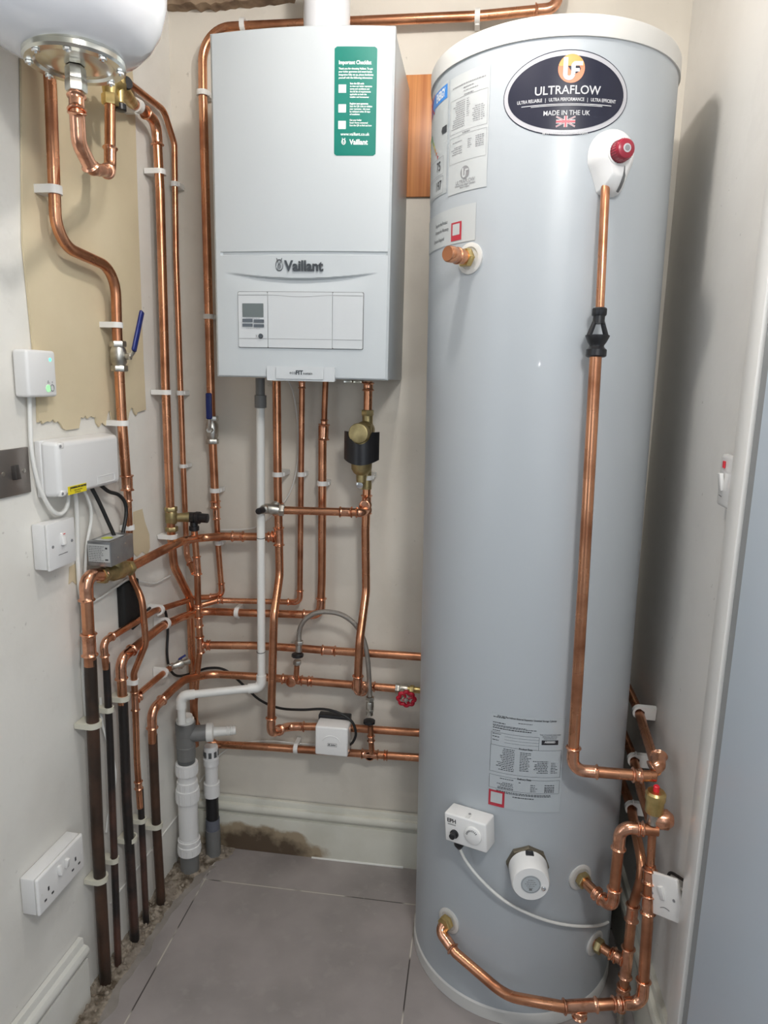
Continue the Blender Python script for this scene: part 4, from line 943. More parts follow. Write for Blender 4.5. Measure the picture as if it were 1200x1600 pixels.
clip('cream clip low on the fourth, thin old pipe', L(221.5, 1281, .03), AZ, NL, .0084, .028, 'clipo', group='old pipe clips')
clip('cream clip low on the fifth old pipe beside the drain', L(244.5, 1289, .034), AZ, NL, .0118, .032, 'clipo', group='old pipe clips')
clip('white clip on the thin pipe above its tee', L(209.5, 1065, .032), AZ, NL, .0078, .030)

# ================================================================== MAGNETIC FILTER
mf = thing('magnetic_filter', 'brass magnetic filter with round cap and black band on right riser', 'filter', P(565, 760, -.1))
tp = P(574.5, 645, -.06); mb = MB(); hexnut(mb, tp, AZ, .0165, .015); mb.lathe(tp-AZ*.006, -AZ, [(0, .0135), (.02, .0135), (.03, .016)], 24)
bc = P(568, 690, -.075); wbr = 1.
mb.lathe(P(571, 672, -.062)-AY*0, -AY, [(-.012, .018), (-.005, .024), (.020, .024), (.028, .018)], 36)
mb.lathe(P(566, 662, -.095), -AZ, [(0, .010), (.004, .024), (.05, .028), (.075, .028), (.115, .026), (.125, .020), (.130, .0135), (.148, .0125), (.150, .009), (.165, .009)], 36)
mb.sweep([P(572, 672, -.064), P(573, 764, -.062)], .013, 20); mb.build('filter_body', 'brassd', mf)
capc = P(561, 677, -.118); MB().lathe(capc, V((-.10, -1, 0)), [(-.03, .0255), (.006, .0255), (.009, .0245), (.010, .022), (.0095, .0)], 48, False).build('round_cap', 'brassd', mf)
# black band: curved strip with a round notch
zt_, zb_ = P(563, 675, -.12).z, P(563, 719, -.12).z; xcen = P(565, 700, -.1).x; hwid = .045
def bandf(u, v, o=0):
    x_ = -1+2*u; top = zt_+.0 if abs(x_) > .62 else zt_-.030*math.sqrt(max(0, 1-(x_/.62)**2)); bot = zb_-.012*(1-x_*x_)
    y_ = -.064-(.069-o)*math.sqrt(max(0, 1-(.86*x_)**2)); return V((xcen+x_*(hwid-o*.6), y_, bot+(top-bot)*v))
mb = MB(); g1 = mb.grid(lambda u, v: bandf(u, v), 40, 6); g2 = mb.grid(lambda u, v: bandf(u, v, .004), 40, 6)
for a_, b_ in (([g1[i][0] for i in range(41)], [g2[i][0] for i in range(41)]), ([g1[i][6] for i in range(41)], [g2[i][6] for i in range(41)]), (g1[0], g2[0]), (g1[40], g2[40])):
    for i in range(len(a_)-1): mb.b.faces.new((a_[i], a_[i+1], b_[i+1], b_[i]))
mb.build('black_band', 'black', mf)
dv = P(563, 757, -.095); MB().lathe(dv, V((0, -1, -.1)), [(-.004, .011), (.002, .011), (.004, .0085), (.010, .0085), (.011, .004)], 20).build('drain_screw', 'chrome', mf)

# ================================================================== CONDENSATE AND DRAINS
yc_ = -.115
cd_ = pipe('white plastic condensate pipe dropping from the boiler and turning left to the drain', [(P(407, 632, yc_), 0), (P(408.5, 1074, yc_), 'e'), (P(282.5, 1087, -.19), 'e'), (P(284.5, 1130, -.19), 0)], .0108, 'cond', fm='cond', name='condensate_pipe', cat='pipe')
for e_ in list(cd_.children): bpy.data.objects.remove(e_)
for q_, a_, b_ in ((P(408.5, 1074, yc_), AZ, (P(282.5, 1087, -.19)-P(408.5, 1074, yc_)).normalized()), (P(282.5, 1087, -.19), (P(408.5, 1074, yc_)-P(282.5, 1087, -.19)).normalized(), -AZ)):
    sub = fillet([(q_+a_*.036, 0), (q_, .018), (q_+b_*.036, 0)]); MB().sweep(sub, .0135, 24).build('elbow', 'cond', cd_)
mb = MB().lathe(P(406.5, 597, yc_), -AZ, [(-.01, .0115), (.022, .0115), (.040, .0115)], 24); mb.lathe(P(407, 617, yc_), -AZ, [(0, .0115), (.001, .0150), (.032, .0150), (.033, .0108)], 24); mb.build('adaptor', 'greyp', cd_)
for zpx in (840, 1018): MB().sweep([P(408, zpx, yc_)+V((math.cos(t*.4)*.0115, math.sin(t*.4)*.0115, .001*math.sin(t*.4))) for t in range(17)], .0008, 6).build('tie_wire', 'black', cd_)
# main stack
bx_, by_ = .045, -.125
sk = thing('drain_stack', 'grey and white plastic waste pipe standing in the left back corner', 'waste pipe', (bx_, by_, 0))
def zx(py): d = ray(288, py); return P(288, py, by_).z
def seg_(name, m, y0_, y1_, prof, cx=bx_, cy_=by_, sgm=40, par=None):
    z0_, z1_ = P(288, y0_, cy_).z, P(288, y1_, cy_).z; h = z0_-z1_
    return MB().lathe((cx, cy_, z1_), AZ, [(h*a_, b_) for a_, b_ in prof], sgm).build(name, m, par or sk)
seg_('cap_collar', 'cond', 1118, 1131, [(0, .023), (.1, .0245), (.6, .0245), (.62, .021), (1, .020)])
seg_('tee', 'greyp', 1128, 1184, [(0, .0255), (.30, .0255), (.31, .0268), (.36, .0268), (.37, .0258), (.70, .0258), (.71, .0275), (1, .0275)])
tb = V((bx_, by_, P(288, 1147, by_).z))
dirb = V((.94, .30, .02)).normalized()
MB().lathe(tb, dirb, [(.01, .0225), (.058, .0225)], 32).build('tee_branch', 'greyp', sk)
mb = MB().lathe(tb, dirb, [(.056, .024), (.058, .026), (.074, .026), (.076, .022), (.078, .014), (.112, .0128), (.113, .0140), (.116, .0128), (.119, .0138), (.122, .0122), (.125, .0134), (.128, .0118), (.131, .013), (.138, .0115)], 32); mb.build('hose_spigot', 'cond', sk)
seg_('seal_ring', 'dgreyp', 1183, 1196, [(0, .024), (1, .024)])
def ribnut(name, m, y0_, y1_, r_, cx=bx_, cy_=by_):
    z0_, z1_ = P(288, y0_, cy_).z, P(288, y1_, cy_).z; h = z0_-z1_; mb = MB(); mb.lathe((cx, cy_, z1_), AZ, [(0, r_-.005), (0, r_-.0012), (.0012, r_), (h-.0012, r_), (h, r_-.0012), (h, r_-.005)], 40)
    for k_ in range(14): an = k_*2*math.pi/14; mb.box((cx+math.cos(an)*r_, cy_+math.sin(an)*r_, z1_+h*.45), (.0020, .0022, h*.70), (V((math.cos(an), math.sin(an), 0)), V((-math.sin(an), math.cos(an), 0)), AZ), .0007, 1)
    mb.build(name, m, sk)
ribnut('compression_nut', 'white', 1190, 1208, .0305); seg_('collar', 'white', 1207, 1222, [(0, .0255), (1, .0255)]); ribnut('compression_nut', 'white', 1218, 1232, .0285)
ribnut('compression_nut', 'white', 1230, 1250, .0325); seg_('waste_pipe', 'white', 1248, 1312, [(0, .0275), (1, .0275)]); seg_('collar', 'white', 1306, 1318, [(0, .0300), (.5, .0300), (.52, .0315), (.8, .0315), (.82, .0285), (1, .0285)]); ribnut('compression_nut', 'white', 1316, 1330, .0325)
MB().lathe((bx_, by_, .001), AZ, [(0, .0265), (P(288, 1327, by_).z, .0265)], 40).build('grey_foot', 'greyp', sk)
bx2, by2 = .088, -.052
s2 = thing('tundish', 'second, slimmer white tundish drain with black lower pipe behind the grey tee', 'waste pipe', (bx2, by2, 0))
z = lambda py: P(312, py, by2).z
mb = MB().lathe((bx2, by2, z(1192)), AZ, [(0, .0225), (z(1182)-z(1192), .0225), (z(1181)-z(1192), .020), (z(1165)-z(1192), .0205), (z(1163)-z(1192), .018)], 36); mb.build('tundish_cup', 'white', s2)
for k_ in range(8):
    an = 2*math.pi*k_/8+.25; MB().box((bx2+.0203*math.cos(an), by2+.0203*math.sin(an), z(1174)), (.0025, .009, .018), (V((math.cos(an), math.sin(an), 0)), V((-math.sin(an), math.cos(an), 0)), AZ), .0006, 1).build('window_slot', 'dgreyp', s2)
MB().lathe((bx2, by2, z(1222)), AZ, [(0, .0185), (z(1191)-z(1222), .0195)], 36).build('waste_pipe', 'white', s2)
MB().lathe((bx2, by2, z(1240)), AZ, [(0, .020), (0, .0235), (z(1220)-z(1240), .0235), (z(1220)-z(1240), .020)], 14).build('compression_nut', 'white', s2)
MB().lathe((bx2, by2, z(1278)), AZ, [(0, .0185), (z(1238)-z(1278), .0185)], 36).build('black_pipe', 'black', s2)
MB().lathe((bx2, by2, z(1294)), AZ, [(0, .0205), (z(1276)-z(1294), .0205)], 36).build('collar', 'bluegrey', s2)
MB().lathe((bx2, by2, .001), AZ, [(0, .022), (z(1292)-.001, .022)], 36).build('grey_foot', 'greyp', s2)

# ================================================================== FLEXIBLE HOSE, VALVES, ACTUATOR
hs = thing('filling_loop', 'braided steel filling hose arching between two copper tees', 'hose', P(520, 1050, -.09))
hp = [P(467.5, 1003, -.085), P(468, 985, -.085), P(476, 969, -.088), P(492, 958.5, -.09), P(512, 956, -.09), P(535, 961, -.088), P(556, 977, -.083), P(569, 1002, -.078), P(575, 1035, -.078), P(578, 1088, -.08)]
MB().sweep(catmull(hp, 8), .0066, 14).build('braided_hose', 'braid', hs)
mb = MB(); hexnut(mb, P(467, 1004, -.085), AZ, .0125, .010); mb.lathe(P(467, 1006, -.085), -AZ, [(0, .009), (.022, .009)], 18); hexnut(mb, P(464.5, 1035, -.075), AZ, .0115, .012); mb.build('top_coupler', 'nickel', hs)
mb = MB(); hexnut(mb, P(578, 1092, -.08), AZ, .0125, .012); mb.lathe(P(578, 1096, -.08), -AZ, [(0, .0095), (.004, .011), (.018, .011), (.022, .0095), (.04, .0095)], 18); hexnut(mb, P(578, 1110, -.08), AZ, .0115, .008); mb.build('bottom_coupler', 'nickel', hs)
for q_ in (P(465, 1024, -.09), P(577, 1128, -.085)):
    MB().lathe(q_, AZ, [(-.004, .013), (-.003, .0165), (.004, .0165), (.006, .012)], 10).build('valve_knob', 'black', hs)
pipe('short copper stub under the left end of the braided hose', [(P(464, 1040, -.075), 0), (P(463, 1053, -.075), 0), (P(463, 1062, -.05), 0)], .0075)
pipe('short copper stub under the right end of the braided hose', [(P(579, 1134, -.082), 0), (P(580, 1160, -.078), 0), (P(581, 1176, -.05), 0)], .0078, fits=[('c', 0, .75, .018)])
gv = thing('gate_valve', 'gate valve with red handwheel next to the cylinder', 'valve', P(635, 1077, -.05))
a_ = P(618, 1075.5, -.042); mb = MB(); hexnut(mb, a_+AX*.006, AX, .0145, .012); mb.lathe(a_, AX, [(.01, .012), (.022, .0135), (.034, .012)], 20); mb.lathe(a_+AX*.022, V((0, -1, -.25)), [(0, .010), (.02, .009), (.03, .006), (.048, .004)], 18); mb.build('valve_body', 'nickel', gv)
mb = MB(); hexnut(mb, a_+AX*.046, AX, .0125, .012); mb.lathe(a_, AX, [(.034, .009), (.07, .009)], 20); mb.build('brass_union', 'brass', gv)
wc = P(635, 1092, -.085); wn_ = V((0, -1, -.25)).normalized(); wx, wy = perp(wn_)
mb = MB(); ringp = []
for k_ in range(72): an = 2*math.pi*k_/72; rr = .0215+.0022*math.cos(8*an); ringp.append(wc+(wx*math.cos(an)+wy*math.sin(an))*rr)
ringp.append(ringp[0]); mb.sweep(ringp, .0052, 12, False)
for k_ in range(4): an = math.pi/2*k_+.4; mb.sweep([wc, wc+(wx*math.cos(an)+wy*math.sin(an))*.020], .0042, 8)
mb.build('handwheel', 'redw', gv); MB().lathe(wc, wn_, [(-.006, .011), (.001, .011), (.002, .007), (.006, .006), (.007, .003)], 16).build('wheel_hub', 'nickel', gv)
# white actuator on lower run
ac = thing('zone_valve_actuator', 'small white motorised valve head with black base on the lower copper run', 'valve actuator', P(520, 1175, -.10))
fy = -.125; q0, q1 = P(492, 1180, fy), P(543, 1138, fy)
def boxpx(name, m, par, px0, py0, px1, py1, y0_, y1_, bev=.003, lab_=None):
    a_, b_ = P(px0, py0, y0_), P(px1, py1, y0_); return MB().box(((a_.x+b_.x)/2, (y0_+y1_)/2, (a_.z+b_.z)/2), (abs(b_.x-a_.x), y1_-y0_, abs(b_.z-a_.z)), None, bev, 3).build(name, m, par, label=lab_)
hd = boxpx('cover', 'whiteg', ac, 492, 1179, 543.5, 1139, fy, fy+.052, .005)
boxpx('base', 'black', ac, 497, 1174, 547, 1121, fy+.052, fy+.078, .003)
xm, zm = (q0.x+q1.x)/2, (q0.z+q1.z)/2
mb = MB(); mb.sweep([V((xm+.026*math.cos(R(t)), fy-.0004, zm-.006+.023*math.sin(R(t)))) for t in range(20, 161, 7)], .0011, 8); mb.build('raised_arc', 'whiteg', hd)
mb = MB(); fxa = lambda a, c: V((xm+.003+a, fy-.0006, zm-.009+c)); frame_(mb, fxa, -.0125, -.0045, .0125, .0045, .0007); mb.build('logo_box', 'txtk', hd, normals=False)
text([('danfoss', .0028, 0, .0058, 'CENTER', .0002, .8), ('A', -.0085, 0, .0075, 'CENTER', .0004, 1)], fxa, 'lettering', 'txtk', hd)
MB().box((xm+.004, -.05, zm-.004), (.03, .03, .03), None, .004).build('valve_body', 'brassd', ac)

# ================================================================== LEFT WALL BOXES
def lbox(name, m, par, s0, s1, z0_, z1_, o0, o1, bev=.004, seg=3, taper=None, **k):
    return MB().box(LW((s0+s1)/2, (z0_+z1_)/2, (o0+o1)/2), (abs(s1-s0), abs(z1_-z0_), o1-o0), (DL, AZ, NL), bev, seg, taper).build(name, m, par, **k)
# heating receiver hub
d_ = .032; a_, b_ = L(43, 548, d_), L(91, 619, d_); s0, s1 = ls(L(44, 590, d_)), ls(L(89, 590, d_)); z1_, z0_ = L(65, 547, d_).z, L(68, 620.5, d_).z
hub = thing('receiver_box', 'white square receiver box with two green lights on the left wall', 'control box', LW((s0+s1)/2, z0_, 0))
lbox('shell', 'white', hub, s0, s1, z0_, z1_, .001, d_, .006, 4)
def hubf(px, py, o=.0): return L(px, py, d_+o)
MB().lathe(hubf(78, 562), NL, [(-.001, .0034), (.0006, .0034)], 20).build('status_light', 'ledg', hub)
MB().lathe(hubf(75.5, 607), NL, [(-.001, .0072), (.0008, .0070)], 24).build('sync_button', 'ledl', hub)
mb = MB(); c_ = hubf(82, 606, .0008); mb.sweep([c_+(DL*math.cos(t*.3142)*.0052+AZ*math.sin(t*.3142)*.0062) for t in range(21)], .0007, 8, False); c_ = hubf(75.5, 598.5, .0006); mb.sweep([c_+DL*-.0025, c_+AZ*.0045, c_+DL*.0025, c_+DL*-.0025], .0004, 6, False); c_ = hubf(82, 599, .0006); mb.sweep([c_, c_+AZ*.004], .0005, 6); mb.build('printed_symbol', 'txtg', hub)
# wiring centre
d_ = .046; s0, s1 = ls(L(92, 720, d_)), ls(L(187, 720, d_)); z1_ = L(140, 684, d_).z; z0_ = L(140, 767, d_).z
wb = thing('wiring_centre', 'white plastic wiring centre box with yellow warning label', 'wiring box', LW((s0+s1)/2, z0_, 0))
lbox('base', 'white', wb, s0-.0085, s1+.003, z0_, z1_+.001, .001, .014, .002, 3)
mb = MB(); b2 = bmesh.new(); bmesh.ops.create_cube(b2, size=1)
for v in b2.verts:
    lo_ = v.co.z < 0
    s_ = ((s0-.009) if v.co.x < 0 else (s1+.004)) if lo_ else (s0 if v.co.x < 0 else s1)
    z_ = ((z0_-.001) if v.co.y < 0 else (z1_+.002)) if lo_ else (z0_+.002 if v.co.y < 0 else z1_-.002)
    v.co = LW(s_, z_, .012 if lo_ else d_)
b2.normal_update(); bmesh.ops.bevel(b2, geom=list(b2.edges), offset=.009, segments=5, affect='EDGES', profile=.5); mb._merge(b2, Matrix.Identity(4)); mb.build('cover', 'white', wb)
for sx_, zz in ((s0+.008, z1_-.009), (s0+.006, z0_+.008)):
    lbox('screw_recess', 'whiteg', wb, sx_-.005, sx_+.012, zz-.007, zz+.007, .020, d_+.0008, .004, 3); MB().lathe(LW(sx_-.002, zz, d_+.0006), NL, [(0, .003), (.0012, .0026)], 12).build('screw', 'txtg', wb)
mb = MB(); fxl = lambda a, c: LW(a, c, d_+.0006); sy0, sy1 = ls(L(106, 765, d_)), ls(L(135, 765, d_))
yz = L(120, 764, d_).z
lb_ = MB(); lb_.box(LW((sy0+sy1)/2, yz, d_+.0003), (sy1-sy0, .0165, .0008), (DL, AZ, NL), 0); lb_ = lb_.build('warning_label', 'yellow', wb, label='yellow warning label with black print')
text([('WARNING! 230V ELECTRIC', .003, .0045, .0042, 'CENTER', .0004, 1), ('isolate supply before', .002, -.001, .0030, 'CENTER', .0001, 1), ('removing cover', 0, -.005, .0030, 'CENTER', .0001, 1), ('!', -.024+.002, .001, .009, 'CENTER', .0003, 1)], lambda a, c: LW((sy0+sy1)/2+a*(sy1-sy0)/.058, yz+c, d_+.0011), 'lettering', 'txtk', lb_)
gx, gz = ls(L(166, 748, d_)), L(166, 748, d_).z
text([('GENIUS', 0, 0, .0125, 'CENTER', .0002, .95)], lambda a, c: LW(gx+a, gz+c, d_+.0004), 'embossed_lettering', 'clip', wb)
mb = MB(); mb.sweep([LW(gx+a, gz+c, d_-.0001) for a, c in ((-.032, -.0075), (.032, -.0075), (.032, .0080), (-.032, .0080), (-.032, -.0075))], .0009, 6, False); mb.build('embossed_frame', 'white', wb)
# spur / isolator switch
d_ = .036; s0, s1 = ls(L(76, 850, d_)), ls(L(118, 850, d_)); z1_ = L(97, 814, d_).z; z0_ = L(100, 884, d_).z
iso = thing('isolator_switch', 'white surface-mounted isolator switch below the wiring centre', 'switch', LW((s0+s1)/2, z0_, 0))
lbox('back_box', 'white', iso, s0, s1, z0_, z1_, .001, d_-.007, .0025, 2)
fp = lbox('front_plate', 'white', iso, s0-.001, s1+.001, z0_-.001, z1_+.001, d_-.0062, d_, .002, 2)
sm_, zm_ = (s0+s1)/2, (z0_+z1_)/2
rc_ = MB().box(LW(sm_, zm_+.010, d_+.002), (.011, .024, .007), (DL, (AZ+NL*-.18).normalized(), (NL+AZ*.18).normalized()), .001, 2).build('rocker', 'whiteg', iso)
MB().box(LW(sm_, zm_+.0205, d_+.0057), (.005, .0015, .0012), (DL, AZ, NL)).build('indicator', 'redb', rc_)
for sg in (-1, 1): MB().lathe(LW(sm_+sg*.030, zm_-.0, d_+.0001), NL, [(0, .0032), (.0009, .0030), (.0010, .001)], 14).build('screw', 'txtg', fp)
MB().sweep([LW(sm_-.014, zm_-.020, d_+.0003), LW(sm_+.014, zm_-.020, d_+.0003)], .0006, 6).build('moulded_line', 'seam', fp)
# double socket
so = solve_off((34, 1372), (58, 1372)); so = .040
s0, s1 = ls(L(60, 1395, so)), ls(L(131, 1330, so)); z1_ = (L(60, 1372, so).z+L(130, 1304, so).z)/2; z0_ = (L(66, 1430, so).z+L(133, 1352, so).z)/2
ds = thing('double_socket', 'white double wall socket low on the left wall', 'socket', LW((s0+s1)/2, z0_, 0))
lbox('back_box', 'white', ds, s0, s1, z0_, z1_, .001, so-.009, .0025, 2)
fp = lbox('front_plate', 'whiteg', ds, s0-.001, s1+.001, z0_-.001, z1_+.001, so-.0085, so, .0045, 4)
sm_, zm_ = (s0+s1)/2, (z0_+z1_)/2; W_ = (s1-s0)
for sg in (-1, 1):
    for (da, dz2, w1, h1) in ((0, -.004, .0042, .0085), (-.011, -.022, .0068, .0042), (.011, -.022, .0068, .0042)):
        MB().box(LW(sm_+sg*W_*.30+da, zm_+dz2+.004, so+.0001), (w1, h1, .0008), (DL, AZ, NL)).build('socket_slot', 'txtk', fp)
    MB().box(LW(sm_+sg*.011, zm_+.016, so+.0035), (.0085, .020, .008), (DL, (AZ+NL*(.2*sg)).normalized(), (NL-AZ*(.2*sg)).normalized()), .001, 2).build('rocker', 'whiteg', ds)
    MB().lathe(LW(sm_+sg*W_*.10*0+sg*W_*.44, zm_, so), NL, [(-.001, .0034), (.0003, .0034)], 14).build('screw', 'clip', fp)
# brushed metal light switch
s1 = ls(L(47, 735, .006)); s0 = s1-.087; z1_ = L(45, 698, .006).z; z0_ = z1_-.086
ms = thing('light_switch', 'brushed dark metal single light switch at the left edge', 'switch', LW((s0+s1)/2, z0_, 0))
lbox('plate', 'brush', ms, s0, s1, z0_, z1_, .0005, .006, .0015, 2)
sm_, zm_ = ls(L(22, 740, .006)), (z0_+z1_)/2
MB().box(LW(sm_, zm_, .0095), (.013, .027, .010), (DL, (AZ-NL*.15).normalized(), (NL+AZ*.15).normalized()), .001, 2).build('rocker', 'brushr', ms)
for q_ in (5, 38): MB().lathe(LW(ls(L(q_, 741, .006)), zm_, .006), NL, [(0, .0042), (.001, .0040), (.0014, .002)], 18).build('screw', 'nickel', ms)
# motorised valve with grey metal head
x0o, x1o = .024, .078
pv = L(160, 903, .045); sA = ls(L(173, 865, x1o)); sB = ls(L(209, 855, x1o))
zT, zB = L(173, 847, x1o).z, L(173, 887, x1o).z
mvv = thing('motorised_valve', 'brass motorised valve with grey metal box head on left wall', 'valve', LW(sA+.04, zB-.03, .045))
MB().box(LW((sA+sB)/2, (zT+zB)/2, (x0o+x1o)/2), (sB-sA, zT-zB, x1o-x0o), (DL, AZ, NL), .002, 2).build('actuator_head', 'actu', mvv)
hh_ = mvv.children[0]
fxn = lambda a, c: LW(sA-.0006, (zT+zB)/2+c, (x0o+x1o)/2+a)
mb = MB(); hw_, hv = (x1o-x0o)/2-.002, (zT-zB)/2; quad(mb, fxn, -hw_, -hv+.010, hw_, hv-.006); mb.build('rating_label', 'actl', hh_, normals=False)
fxn2 = lambda a, c: LW(sA-.0010, (zT+zB)/2+c, (x0o+x1o)/2+a); mb = MB(); rn = random.Random(2)
for i in range(10): bars(mb, fxn2, -hw_+.002, hv-.011-i*.0038, hw_*(-.0+.55*rn.random()), .0011, rn)
quad(mb, fxn2, hw_-.010, hv-.016, hw_-.005, hv-.012); quad(mb, fxn2, hw_-.011, -hv+.014, hw_-.004, -hv+.017); mb.build('fine_print', 'txtk', hh_, normals=False)
mb = MB(); fxt = lambda a, c: LW((sA+sB)/2+a, zT+.0006, (x0o+x1o)/2+c); quad(mb, fxt, -(sB-sA)*.42, -hw_*.6, (sB-sA)*.25, hw_*.8); mb.build('top_label', 'label', hh_, normals=False)
mb = MB(); fxt = lambda a, c: LW((sA+sB)/2+a, zT+.0010, (x0o+x1o)/2+c); disc(mb, fxt, -(sB-sA)*.15, 0, .012); mb.build('warning_mark', 'limel', hh_, normals=False)
for a, c in ((.012, .012), (-.02, -.012)): MB().lathe(LW((sA+sB)/2+a, (zT+zB)/2+c, x1o), NL, [(-.001, .002), (.0008, .0018)], 12).build('rivet', 'nickel', hh_)
va, vb = L(158, 900, .045), L(203, 887, .045); ax = (vb-va).normalized(); ln = (vb-va).length
mb = MB(); hexnut(mb, va+ax*.006, ax, .0185, .015); hexnut(mb, vb-ax*.006, ax, .0185, .015); mb.lathe(va, ax, [(.012, .014), (ln*.25, .015), (ln*.35, .019), (ln*.65, .019), (ln*.75, .015), (ln-.012, .014)], 28); mb.lathe(va.lerp(vb, .5), AZ, [(0, .018), (zB-va.lerp(vb, .5).z+.001, .018)], 24)
mb.build('valve_body', 'brassd', mvv)
# black junction block and cables
s0, s1 = ls(L(189, 945, .012)), ls(L(214, 945, .012))
lbox('black_block', 'foam', None, s0, s1, L(200, 982, .012).z, L(200, 908, .012).z, .001, .022, .006, 3, label='matt black cable block on the left wall behind the bulging thin pipe', cat='junction block')
cable('black cable looping from the black block round the corner to white actuator head', [L(207, 982, .012), L(222, 968, .010), L(233, 951, .009), L(247, 947, .009), L(258, 955, .009), L(262, 985, .009), L(261, 1020, .009), L(265, 1044, .010), L(277, 1056, .012), P(300, 1052, -.012), P(325, 1044, -.008), P(352, 1047, -.010), P(380, 1070, -.014), P(405, 1093, -.02), P(435, 1106, -.04), P(470, 1109, -.06), P(505, 1108, -.07), P(532, 1115, -.08), P(550, 1128, -.085), P(556, 1146, -.085), P(551, 1160, -.085), P(544, 1165, -.08)], .0036, 'rubber')
cable('thin white cable sagging from the receiver box into the wiring centre', [L(46, 615, .008), L(47, 660, .008), L(50, 710, .010), L(60, 757, .014), L(76, 790, .018), L(92, 803, .022), L(104, 793, .022), L(108, 765, .02)], .0042, 'cond')
cable('left thick white cable dropping from wiring centre behind the thick copper pipe', [L(117, 765, .02), L(120, 800, .012), L(121, 860, .008), L(124, 915, .008), L(130, 960, .006), L(131, 1060, .006), L(137, 1140, .006)], .0048, 'cond')
cable('slim white cable dropping from the wiring centre beside the valve motor', [L(131, 765, .02), L(141, 790, .018), L(142, 815, .014), L(136, 850, .010), L(133, 900, .008), L(136, 935, .006)], .0036, 'cond')
cable('straight black cable from the wiring centre down to grey valve motor', [L(143, 762, .03), L(155, 785, .036), L(170, 818, .045), L(180, 840, .052)], .0042, 'rubber')
cable('curved black cable from the wiring centre over to the grey valve motor', [L(157, 758, .03), L(170, 768, .035), L(185, 773, .042), L(195, 785, .047), L(197, 805, .048), L(191, 838, .050)], .0042, 'rubber')
cable('thin white cable crossing the left wall under the brass valve', [L(137, 945, .005), L(160, 932, .008), L(185, 915, .011), L(202, 905, .014), L(218, 908, .012), L(240, 912, .009), L(256, 905, .008), L(267, 899, .010)], .0026, 'cond')
cable('white cable looping between the old pipes low on left wall', [L(157, 1090, .006), L(160, 1130, .010), L(172, 1170, .030), L(180, 1205, .034), L(178, 1235, .026), L(170, 1270, .012), L(166, 1300, .006)], .0032, 'cond')
cable('thin white wire hanging behind the risers under the boiler', [P(447, 590, -.01), P(457, 610, -.008), P(464, 650, -.006), P(466, 690, -.005), P(463, 735, -.004), P(450, 775, -.003), P(425, 805, -.003), P(395, 825, -.004), P(345, 828, -.004)], .002, 'cond')
cable('thin white wire sagging along the bottom copper run', [P(312, 1222, -.008), P(322, 1208, -.008), P(345, 1178, -.01), P(375, 1162, -.012), P(420, 1158, -.012), P(470, 1162, -.012), P(540, 1166, -.012)], .002, 'cond')

# ================================================================== CYLINDER FITTINGS
def lug(name, px, py, par, r_=.030):
    c_ = C(px, py, 0); n_ = cn(cth(c_)); return c_, n_
def tapping(par, px, py, r_=.029):
    c_ = C(px, py, 0); th = cth(c_); n_ = cn(th)
    MB().lathe(c_-n_*.004, n_, [(0, r_), (.0065, r_), (.0075, r_*.93), (.0078, r_*.72), (.0060, r_*.70)], 40).build('plastic_rosette', 'lid', par); return c_, n_
# capped tapping, upper left
c_, n_ = tapping(cy, 735, 404)
ct = thing('capped_tapping', 'copper-capped brass outlet on the upper left of the cylinder', 'pipe stub', c_)
mb = MB(); hexnut(mb, c_+n_*.014, n_, .018, .014); mb.build('brass_nut', 'brass', ct)
MB().lathe(c_, n_, [(.018, .0135), (.034, .0135), (.036, .0155), (.040, .0155), (.042, .014), (.050, .014), (.052, .0150), (.056, .0150), (.064, .0148), (.067, .013)], 32).build('copper_cap', 'copper', ct)
# pressure and temperature relief valve with white cover
c_ = C(951, 262, 0); th = cth(c_); n_ = cn(th); t_ = V((math.cos(th), math.sin(th), 0))
ptv = thing('pressure_relief_valve', 'white pear-shaped cover with red ribbed knob on upper cylinder', 'valve', c_)
pc1 = C(953, 247, 0)
def pear(u, v):
    an = 2*math.pi*u; rr = v
    ca, sa = math.cos(an), math.sin(an)
    # outline: round top, narrowing to a 26 mm neck below
    yy = sa; wdt = .041 if yy > -.2 else .041-.022*min(1, ((-yy-.2)/.8))**.8
    ox = ca*.041*(1 if yy > -.15 else max(.0, 1)); oy = sa*.045 if sa > 0 else sa*.066
    if sa < 0: ox = ca*.041; ox = math.copysign(min(abs(ox), 1), ox); ox = max(-wdt, min(wdt, ca*.050 if yy < -.5 else ca*.041))
    x_, y_ = ox*rr, oy*rr
    hgt = .042*(1-rr**2.6)**.55 if rr < 1 else 0
    hgt = min(hgt, .036)
    bs = pc1+t_*x_+AZ*y_; c0_ = cyl_c(bs.z); thb = th+x_/CR_
    return CY(thb, bs.z, .0005)+n_*hgt
mb = MB(); mb.grid(pear, 72, 26); bmesh.ops.remove_doubles(mb.b, verts=list(mb.b.verts), dist=.0002); mb.build('insulation_cover', 'white', ptv, ang=60)
kc = pc1+n_*.034-t_*.004-AZ*.001
mb = MB().lathe(kc-n_*.012, n_, [(0, .0225), (.015, .0215), (.016, .019), (.010, .018)], 40, False); mb.build('cover_collar', 'white', ptv)
mb = MB(); prof = [(.004, .0165), (.006, .0175), (.024, .0170), (.028, .0155), (.030, .012)]; mb.lathe(kc-n_*.004, n_, prof, 40)
for k_ in range(26): an = 2*math.pi*k_/26; x1_, y1_ = perp(n_); mb.sweep([kc+n_*.003+(x1_*math.cos(an)+y1_*math.sin(an))*.0172, kc+n_*.019+(x1_*math.cos(an)+y1_*math.sin(an))*.0168], .0011, 6)
kb = mb.build('red_knob', 'redk', ptv); MB().lathe(kc+n_*.025, n_, [(0, .0075), (.0018, .0070)], 24).build('knob_disc', 'txts', kb); MB().lathe(kc+n_*.0268, n_, [(0, .0048), (.0004, .0048)], 24).build('knob_mark', 'txtg', kb)
